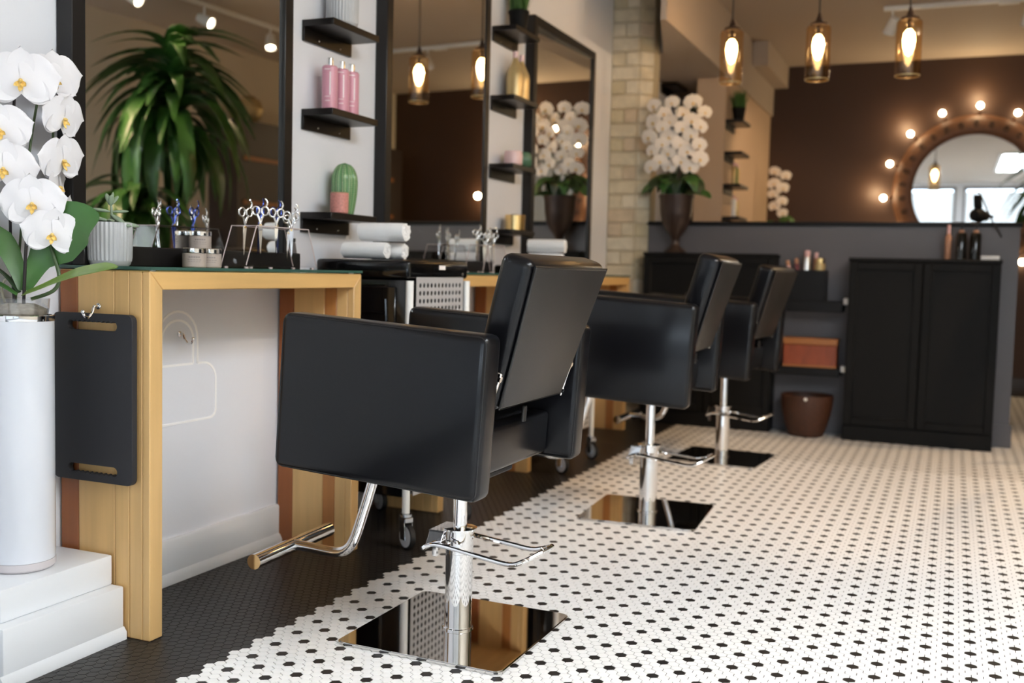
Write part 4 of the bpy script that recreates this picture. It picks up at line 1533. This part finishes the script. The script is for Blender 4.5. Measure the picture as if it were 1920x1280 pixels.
# organiser with tubes and cans on the open shelf
ob = thing('tool_organiser', 'black box full of cans and tubes on the open shelf', 'box', (-0.79, 6.11, 0.7725))
og = MB()
w2, d2, h2, th = 0.118, 0.06, 0.172, 0.004
og.box(-w2, w2, -d2, d2, 0, th)
og.box(-w2, w2, -d2, -d2 + th, th, h2)
og.box(-w2, w2, d2 - th, d2, th, h2)
og.box(-w2, -w2 + th, -d2 + th, d2 - th, th, h2)
og.box(w2 - th, w2, -d2 + th, d2 - th, th, h2)
og.build('body', M_cap, ob, smooth=0)
for lab, nm, x, y, r, h, m1, m2, lean in (('pale rose tube leaning in the black organiser', 'tube', -0.062, -0.01, 0.013, 0.225, M_rose, M_tan, -11), ('dark red tube in the black organiser', 'tube', -0.032, 0.005, 0.013, 0.235, M_red, M_tan, -6), ('tall silver spray can in the black organiser', 'spray_can', 0.005, -0.005, 0.020, 0.28, M_steel, M_rose, 0), ('tan capped tube behind the silver can', 'tube', 0.038, 0.025, 0.013, 0.27, M_tan, M_rose, 3), ('wide gold can in the black organiser', 'can', 0.072, -0.008, 0.028, 0.238, M_goldp, M_gold, 2)):
    c_ = thing(nm, lab, 'can' if 'can' in nm else 'tube', (-0.79 + x, 6.11 + y, 0.7775))
    z0 = 0.002
    c_.rotation_euler = (0, R(lean), 0)
    if lean:
        z0 = 0.006
    MB().lathe([(r * 0.95, z0), (r, z0 + 0.003), (r, h * 0.84), (r * 0.8, h * 0.87)], 20).build('body', m1, c_)
    MB().lathe([(r * 0.86, h * 0.87), (r * 0.86, h * 0.985), (r * 0.7, h), (0.0005, h)], 20).build('cap', m2, c_)

# bottles, dryer and box on the right cabinet
bt_ = thing('pump_bottle', 'black pump bottle on the right cabinet, left one of the pair', 'bottle', (0.02, 6.075, 1.0182), 0, 'black pump bottles on the right cabinet')
MB().lathe([(0.026, 0), (0.028, 0.002), (0.028, 0.135), (0.022, 0.145)], 24).build('body', M_blackg, bt_)
MB().lathe([(0.013, 0.145), (0.013, 0.16)], 16).build('collar', M_tan, bt_)
pmp = MB()
pmp.tube([(0, 0, 0.16), (0, 0, 0.19)], 0.004, 8)
pmp.rbox(-0.035, 0.012, -0.007, 0.007, 0.188, 0.202, 0.002, 1)
pmp.build('pump', M_rubber, bt_)
dup(bt_, (0.09, 6.085, 1.0182), R(25), 'black pump bottle on the right cabinet, right one of the pair')
br_ = thing('brown_bottle', 'slim brown bottle at the left of the black pump bottles', 'bottle', (-0.045, 6.09, 1.0182))
MB().lathe([(0.015, 0), (0.016, 0.002), (0.016, 0.12), (0.008, 0.14)], 18).build('body', M_tan, br_)
MB().lathe([(0.009, 0.14), (0.009, 0.185), (0.007, 0.187)], 14).build('cap', M_rose, br_)
wb = thing('white_box', 'flat white box on the right end of the right cabinet', 'box', (0.165, 6.08, 1.0182))
MB().rbox(-0.045, 0.045, -0.03, 0.03, 0, 0.022, 0.003, 2).build('body', M_white, wb)
MB().box(-0.0455, 0.0455, -0.0305, -0.0298, 0.012, 0.0128).build('lid_seam', M_printd, wb, smooth=0)
hd = thing('hair_dryer', 'black hair dryer lying on the cap of the half wall', 'hair dryer', (0.105, 6.255, 1.2255), R(70))
Mh = T(0, 0, 0.040) @ RY(R(90))
MB().lathe([(0.0005, -0.085), (0.022, -0.083), (0.036, -0.055), (0.038, 0.0), (0.030, 0.05), (0.026, 0.09), (0.022, 0.09), (0.022, 0.06)], 24, Mh, cap=False).build('barrel', M_black, hd)
MB().hull8([(-0.050, -0.018, 0.075), (-0.066, -0.018, 0.150), (-0.050, 0.018, 0.075), (-0.066, 0.018, 0.150), (-0.002, -0.018, 0.075), (-0.026, -0.018, 0.150), (-0.002, 0.018, 0.075), (-0.026, 0.018, 0.150)], 0.008, 2).build('handle', M_black, hd)
MB().rbox(0.0905, 0.13, -0.034, 0.034, 0.032, 0.048, 0.004, 1).build('nozzle', M_rubber, hd)
MB().tube([(-0.045, 0, 0.164), (-0.06, -0.02, 0.15), (-0.07, -0.08, 0.03), (-0.03, -0.12, -0.06), (0.02, -0.125, -0.10)], 0.004, 8, smooth=6).build('power_cord', M_cord, hd)

# ---------------------------------------------------------------- urn orchid on the low cabinet
UX, UY, UZ = -1.562, 6.115, 1.0325
ur = thing('bronze_urn', 'dark bronze footed urn on the low black cabinet', 'urn', (UX, UY, UZ))
MB().lathe([(0.066, 0), (0.068, 0.006), (0.060, 0.016), (0.036, 0.030), (0.024, 0.048), (0.022, 0.07), (0.030, 0.088)], 36).build('foot', M_bronze, ur)
MB().lathe([(0.029, 0.088), (0.034, 0.10), (0.062, 0.135), (0.085, 0.185), (0.096, 0.25), (0.1, 0.315), (0.106, 0.335), (0.106, 0.345), (0.098, 0.345), (0.094, 0.31), (0.0005, 0.30)], 40).build('bowl', M_bronze, ur)


def big_orchid(loc, H, nst, per, fs, spread, label, leafn, seed, name):
    random.seed(seed)
    t = thing(name, label, 'orchid', loc)
    src = None
    for k in range(nst):
        a0 = -PI / 2 + (k - (nst - 1) / 2) * spread
        base = Vector((0.03 * math.cos(a0), 0.02 * math.sin(a0), 0))
        out = Vector((math.cos(a0) * 0.10 * (1 if nst > 1 else 0.3), -0.045, 0))
        top = Vector((base.x + out.x * 0.9, out.y * 0.3, H))
        MB().tube([base, base * 0.5 + top * 0.5 + Vector((0, 0.01, 0.02)), top, top + out * 0.5 + Vector((0, -0.03, -0.06))], [0.004, 0.0035, 0.003, 0.002], 6, smooth=5).build('flower_stem', M_stemg, t)
        for i in range(per):
            u = i / (per - 1)
            z = H * (1.0 - 0.66 * u) + random.uniform(-0.01, 0.01)
            side = 1 if i % 2 else -1
            p = Vector((top.x + out.x * 0.35 + side * 0.035 + random.uniform(-0.012, 0.012), -0.03 - 0.045 * math.sin(u * 2.4) + random.uniform(-0.01, 0.01), z))
            d = Vector((0.25 * side + 0.35 * (a0 + PI / 2) + 0.2, -0.95, random.uniform(-0.3, 0.05)))
            M = facing(p, d, random.uniform(-0.3, 0.3)) @ Matrix.Diagonal((random.uniform(0.88, 1.1),) * 3 + (1,))
            if src is None:
                src = flower_source(fs, M_petal2, t, M, True)
            else:
                add_flower(t, M, src)
    for k in range(leafn):
        a = -PI / 2 + (k - (leafn - 1) / 2) * (2 * PI / leafn) + random.uniform(-0.2, 0.2)
        L = random.uniform(0.16, 0.24)
        dx, dy = math.cos(a), math.sin(a) * 0.38
        rise = random.uniform(0.04, 0.17)
        pts = [(0.02 * dx, 0.02 * dy, 0.0), (0.4 * L * dx, 0.4 * L * dy, rise), (0.8 * L * dx, 0.8 * L * dy, rise * 0.9), (L * dx, L * dy, rise * 0.4)]
        blade(pts, (0.014, 0.042, 0.040, 0.004), (0, -0.45, 1), 4, 0.2, 4).build('leaf', M_leaf_d if k % 2 else M_leaf, t, smooth=70)
    return t


big_orchid((UX, UY - 0.012, UZ + 0.302), 0.575, 3, 9, 0.056, 0.85, 'white orchid with many blooms in the bronze urn', 15, 11, 'orchid')
# small orchid behind the half wall, on a narrow console
cs = thing('console_table', 'dark console table behind the half wall under the distant orchid', 'table', (-1.34, 8.6, 0))
MB().rbox(-0.14, 0.14, -0.13, 0.13, 1.06, 1.09, 0.004, 1).build('table_top', M_brown, cs, smooth=40)
for sx in (-1, 1):
    for sy in (-1, 1):
        MB().box(sx * 0.12 - 0.012, sx * 0.12 + 0.012, sy * 0.11 - 0.012, sy * 0.11 + 0.012, 0, 1.06).build('leg', M_brown, cs, smooth=0)
dp = thing('dark_planter', 'dark planter of the distant orchid behind the half wall', 'pot', (-1.34, 8.6, 1.0905))
MB().lathe([(0.06, 0), (0.065, 0.004), (0.08, 0.15), (0.074, 0.15), (0.07, 0.13), (0.0005, 0.13)], 28).build('body', M_bronze, dp)
MB().lathe([(0.0735, 0.142), (0.04, 0.147), (0.0005, 0.146)], 20, cap=False).build('soil', M_soil, dp)
big_orchid((-1.34, 8.6, 1.2375), 0.52, 1, 8, 0.055, 0.5, 'small pale orchid in front of the brown back wall', 7, 4, 'orchid')

# ---------------------------------------------------------------- shelves at the back left with plants and bottles
def back_shelf(y, z, x, label):
    t = thing('wall_shelf', label, 'shelf', (x, y, z), 0, 'small dark shelves beyond the half wall')
    MB().rbox(0, 0.12, 0, 0.30, -0.022, 0, 0.002, 1).build('board', M_shelf, t, smooth=40)
    MB().rbox(0, 0.010, 0, 0.30, -0.066, -0.022, 0.002, 1).build('back_plate', M_shelf, t, smooth=40)
    return t


back_shelf(7.22, 1.985, -1.52, 'topmost dark shelf on the back wing, with a grass pot')
back_shelf(7.22, 1.765, -1.52, 'second dark shelf down on the back wing')
back_shelf(7.22, 1.54, -1.52, 'third dark shelf down on the back wing, with slim bottles')
back_shelf(7.22, 1.315, -1.52, 'lowest dark shelf on the back wing, with pale bottles')
back_shelf(7.26, 2.40 - 0.14, -2.0, 'dark shelf high on the left wall beyond the brick column')
dup(gp, (-1.46, 7.37, 1.985), 0.5, 'black pot of grass on the topmost shelf of the back wing')
dup(gp, (-1.94, 7.41, 2.26), 1.2, 'black pot of grass on the shelf beyond the brick column')
for i, (y, z, r, h, m, lab) in enumerate(((7.28, 1.54, 0.016, 0.15, M_goldp, 'slim gold bottle on the third shelf of the back wing, near end'), (7.35, 1.54, 0.016, 0.155, M_grass, 'slim green bottle on the third shelf of the back wing'), (7.42, 1.54, 0.016, 0.15, M_goldp, 'slim gold bottle on the third shelf of the back wing, far end'), (7.32, 1.315, 0.018, 0.15, M_white, 'white bottle on the lowest shelf of the back wing'), (7.42, 1.315, 0.018, 0.14, M_goldp, 'pale gold bottle on the lowest shelf of the back wing'))):
    b_ = thing('bottle', lab, 'bottle', (-1.46, y, z), 0, 'bottles on the back wing shelves')
    MB().lathe([(r * 0.94, 0), (r, 0.003), (r, h * 0.75), (r * 0.5, h * 0.85)], 14).build('body', m, b_)
    MB().lathe([(r * 0.55, h * 0.85), (r * 0.55, h), (0.0005, h)], 12).build('cap', M_rose, b_)

# ---------------------------------------------------------------- round carved mirror with bulbs
CX, CZ = 0.094, 1.62
rm = thing('round_mirror', 'large round mirror in a carved wooden ring with glowing bulbs', 'mirror', (CX, YB, CZ))
Mr = RX(R(90))
MB().lathe([(0.452, 0.001), (0.452, 0.042), (0.466, 0.055), (0.495, 0.058), (0.56, 0.050), (0.596, 0.030), (0.606, 0.012), (0.604, 0.001)], 96, Mr, cap=False).build('carved_ring', M_carve, rm, smooth=50)
MB().lathe([(0.0005, 0.012), (0.455, 0.012)], 64, Mr, cap=False).build('glass', M_mirror, rm, smooth=0)
for k in range(30):
    a = 2 * PI * (k + 0.5) / 30
    b = MB()
    b.lathe([(0.026, 0.0), (0.026, 0.004), (0.018, 0.007), (0.014, -0.001)], 12, T(0.528 * math.cos(a), -0.0525, 0.528 * math.sin(a)) @ RY(-a) @ RX(R(90)) @ Matrix.Diagonal((1.0, 0.7, 1, 1)))
    b.build('carved_boss', M_carved, rm, smooth=50)
for k in range(15):
    a = 2 * PI * k / 15 + R(88.3)
    p = Vector((0.640 * math.cos(a), -0.035, 0.640 * math.sin(a)))
    q = Vector((0.672 * math.cos(a), -0.042, 0.672 * math.sin(a)))
    sk_ = MB().tube([Vector((0.602 * math.cos(a), -0.02, 0.602 * math.sin(a))), p], 0.010, 10).build('lamp_socket', M_carve, rm)
    MB().sphere(q, 0.024, 14, 10).build('bulb', M_bulb2, sk_, smooth=80)
for a in (90, 135, 180, 225, 45, 0):
    d = bpy.data.lights.new('mirror_bulb_light', 'POINT')
    d.energy = 2.2
    d.color = (1, 0.74, 0.42)
    d.shadow_soft_size = 0.03
    o = bpy.data.objects.new('mirror_bulb_light', d)
    o.location = (CX + 0.74 * math.cos(R(a)), YB - 0.12, CZ + 0.74 * math.sin(R(a)))
    COL.objects.link(o)

# ---------------------------------------------------------------- pendant lamps


def pendant(x, y, z, label, src=[None]):
    d = bpy.data.lights.new('pendant_light', 'POINT')
    d.energy = 16
    d.color = (1.0, 0.60, 0.26)
    d.shadow_soft_size = 0.03
    o = bpy.data.objects.new('pendant_light', d)
    o.location = (x, y, z + 0.04)
    COL.objects.link(o)
    if src[0] is not None:
        return dup(src[0], (x, y, z), 0, label)
    t = thing('pendant_lamp', label, 'lamp', (x, y, z), 0, 'amber glass pendant lamps over the half wall')
    src[0] = t
    MB().lathe([(0.058, -0.138), (0.0605, -0.134), (0.0615, 0.118), (0.058, 0.130), (0.046, 0.136)], 40, cap=False).build('glass_shade', M_amber, t, smooth=60)
    MB().lathe([(0.057, -0.1375), (0.059, -0.140), (0.061, -0.1345)], 40, cap=False).build('shade_rim', M_goldp, t)
    MB().lathe([(0.044, 0.1365), (0.046, 0.140), (0.044, 0.146), (0.018, 0.160), (0.010, 0.185), (0.006, 0.20)], 28).build('cap', M_bronze, t)
    MB().tube([(0, 0, 0.20), (0, 0, CEIL - z)], 0.0045, 8).build('cord', M_cord, t)
    MB().lathe([(0.012, 0.09), (0.012, 0.136)], 14).build('lamp_holder', M_bronze, t)
    MB().lathe([(0.0005, -0.040), (0.014, -0.030), (0.025, 0.0), (0.030, 0.035), (0.026, 0.07), (0.012, 0.09)], 20).build('bulb', M_bulb, t, smooth=80)
    return t


pendant(-1.15, 5.55, 2.06, 'leftmost of the three amber glass pendant lamps')
pendant(-0.706, 5.55, 2.055, 'middle one of the three amber glass pendant lamps')
pendant(-0.270, 5.55, 2.052, 'rightmost of the three amber glass pendant lamps')

# ---------------------------------------------------------------- track lights


def track(p0, p1, label):
    t = thing('light_track', label, 'light track', (0, 0, CEIL))
    b = MB()
    (x0, y0), (x1, y1) = p0, p1
    b.rbox(min(x0, x1) - 0.016, max(x0, x1) + 0.016, min(y0, y1) - 0.016, max(y0, y1) + 0.016, -0.03, -0.001, 0.003, 1)
    b.build('rail', M_white, t, smooth=40)
    xm, ym = x0 * 0.42 + x1 * 0.58, y0 * 0.42 + y1 * 0.58
    MB().rbox(xm - 0.06, xm + 0.06, ym - 0.022, ym + 0.022, -0.04, -0.0305, 0.003, 1).build('feed_box', M_white, t, smooth=40)
    return t


def track_head(x, y, target, lit, label):
    t = thing('spot_lamp', label, 'spotlight', (x, y, CEIL - 0.0305), 0, 'white cylinder spotlights on the tracks')
    MB().tube([(0, 0, 0), (0, 0, -0.06)], 0.008, 8).build('arm', M_white, t)
    v = (Vector(target) - Vector((x, y, CEIL - 0.12))).normalized()
    q = v.to_track_quat('Z', 'Y').to_matrix().to_4x4()
    M = T(0, 0, -0.09) @ q
    MB().lathe([(0.0005, -0.055), (0.030, -0.05), (0.036, 0.0), (0.040, 0.06), (0.037, 0.06), (0.034, 0.045)], 24, M, cap=False).build('housing', M_white, t)
    MB().lathe([(0.0005, 0.046), (0.0335, 0.046)], 20, M, cap=False).build('lamp_face', M_spot if lit else M_steel, t, smooth=0)
    return t


track((1.05, -1.2), (1.05, 6.8), 'long white light track along the right side of the ceiling')
for i, (y, tg) in enumerate(zip(TRACK_Y, TRACK_T)):
    track_head(1.05, y, tg, True, 'lit spotlight on the long side track, %s from the street end' % ('first', 'second', 'third', 'fourth', 'fifth', 'sixth', 'seventh', 'eighth')[i])
track((-0.50, 7.25), (0.75, 7.25), 'short white light track above the area beyond the half wall')
track_head(-0.46, 7.25, (-1.3, 8.2, 0.8), False, 'unlit spotlight at the left end of the short track')
track_head(0.34, 7.25, (0.1, 8.6, 1.0), False, 'unlit spotlight at the right of the short track')
spot('back_spot_light', (0.34, 7.3, 2.45), (-0.6, 9.0, 0.9), 10, WARM, 80)
spot('back_spot_light', (-0.46, 7.3, 2.45), (-1.5, 8.4, 0.9), 26, WARM, 80)

# ---------------------------------------------------------------- added glowing ceiling panels, standing in for high daylight
M_fill = mat('fill_panel_glow', (1, 1, 1, 1), 0.4, emit=(0.84, 0.92, 1.0, 1), estr=FILL_GLOW)
for x, lab in ((0.82, 'added ceiling fill panel nearer the mirrors, over the shop front'), (1.54, 'added ceiling fill panel nearer the side wall, over the shop front')):
    cl = thing('ceiling_fill_panel', lab, 'lamp', (x, 1.15, CEIL - 0.001), 0, 'added fill panels over the shop front')
    fr_ = MB()
    for a, b_, c, e in ((-0.34, -0.30, -1.24, 1.24), (0.30, 0.34, -1.24, 1.24), (-0.30, 0.30, -1.24, -1.20), (-0.30, 0.30, 1.20, 1.24)):
        fr_.box(a, b_, c, e, -0.03, 0)
    fr_.build('frame', M_white, cl, smooth=0)
    MB().box(-0.30, 0.30, -1.20, 1.20, -0.022, -0.012).build('fill_face', M_fill, cl, smooth=0)

# ---------------------------------------------------------------- dracaena and dark cabinet seen in the mirrors
random.seed(21)
PX, PY = 0.98, 5.22
dr = thing('dracaena', 'tall bushy green dracaena seen in the nearest mirror', 'plant', (PX, PY, 0))
MB().tube([(0, 0, 0.36), (0.01, 0.02, 0.9), (-0.02, 0.0, 1.5), (0.0, 0.01, 1.98)], [0.022, 0.02, 0.018, 0.012], 10, smooth=6).build('trunk', M_trunk, dr)
MB().tube([(0.04, -0.06, 0.36), (0.05, -0.16, 0.7), (0.045, -0.27, 1.2)], [0.018, 0.016, 0.012], 10, smooth=5).build('trunk', M_trunk, dr)
lv = []
for L, w in ((0.56, 0.046), (0.48, 0.052), (0.40, 0.046)):
    pts = [(0, 0, 0), (0.28 * L, 0, 0.20 * L), (0.58 * L, 0, 0.06 * L), (0.76 * L, 0, -0.30 * L), (0.82 * L, 0, -0.75 * L)]
    lv.append(blade(pts, (0.010, w, w * 1.05, w * 0.8, 0.002), (0, 0, 1), 2, 0.25, 3))
lvm = []
for b in lv:
    o = b.build('leaf', M_drac, dr, smooth=70)
    lvm.append(o)
first_used = [False] * 3
specs = []
for i in range(150):
    u = i / 149
    specs.append((Vector((0, 0, 1.62 + 0.46 * u)), random.uniform(0, 2 * PI), -66 + 128 * (1 - u) * random.uniform(0.45, 1.0), random.uniform(0.72, 1.15)))
for i in range(60):
    u = i / 59
    specs.append((Vector((0.045, -0.27, 1.02 + 0.22 * u)), random.uniform(0, 2 * PI), random.uniform(-60, 20), random.uniform(0.7, 1.0)))
for i, (p, az, el, s) in enumerate(specs):
    k = i % 3
    if not first_used[k]:
        o = lvm[k]
        first_used[k] = True
    else:
        o = link('leaf', lvm[k].data, dr)
    o.matrix_local = T(*p) @ RZ(az) @ RY(R(el)) @ Matrix.Diagonal((s, s, s, 1))
dpot = thing('plant_pot', 'large grey pot of the dracaena', 'pot', (PX, PY, 0))
MB().lathe([(0.13, 0), (0.14, 0.006), (0.17, 0.36), (0.158, 0.36), (0.15, 0.33), (0.0005, 0.33)], 36).build('body', M_grey_cer, dpot)
MB().lathe([(0.153, 0.345), (0.0005, 0.352)], 30, cap=False).build('soil', M_soil, dpot)

tc_ = thing('storage_cabinet', 'dark brown tall cabinet with pale slots seen in the mirrors', 'cabinet', (XR, 0, 0))
MB().box(-0.30, -0.002, 6.55, 8.75, 0, 2.06).build('carcass', M_brown, tc_, smooth=0)
for z in (1.40, 1.755):
    for y0, y1 in ((6.62, 7.5), (7.6, 8.6)):
        MB().rbox(-0.312, -0.301, y0, y1, z - 0.018, z + 0.018, 0.002, 1).build('pale_ledge', M_boxe, tc_, smooth=40)
ov = thing('amber_globe', 'round amber vase on top of the tall dark cabinet', 'vase', (XR - 0.16, 6.85, 2.0605))
MB().lathe([(0.05, 0), (0.10, 0.05), (0.12, 0.12), (0.09, 0.19), (0.05, 0.21), (0.045, 0.21), (0.04, 0.19), (0.0005, 0.18)], 32).build('body', M_goldp, ov)
MB().lathe([(0.047, 0.2105), (0.052, 0.215), (0.047, 0.2195), (0.043, 0.215)], 32, cap=False).build('rim', M_gold, ov)

for o in bpy.data.objects:
    if o.type == 'MESH' and len(o.data.materials) == 0:
        print('no material', o.name)
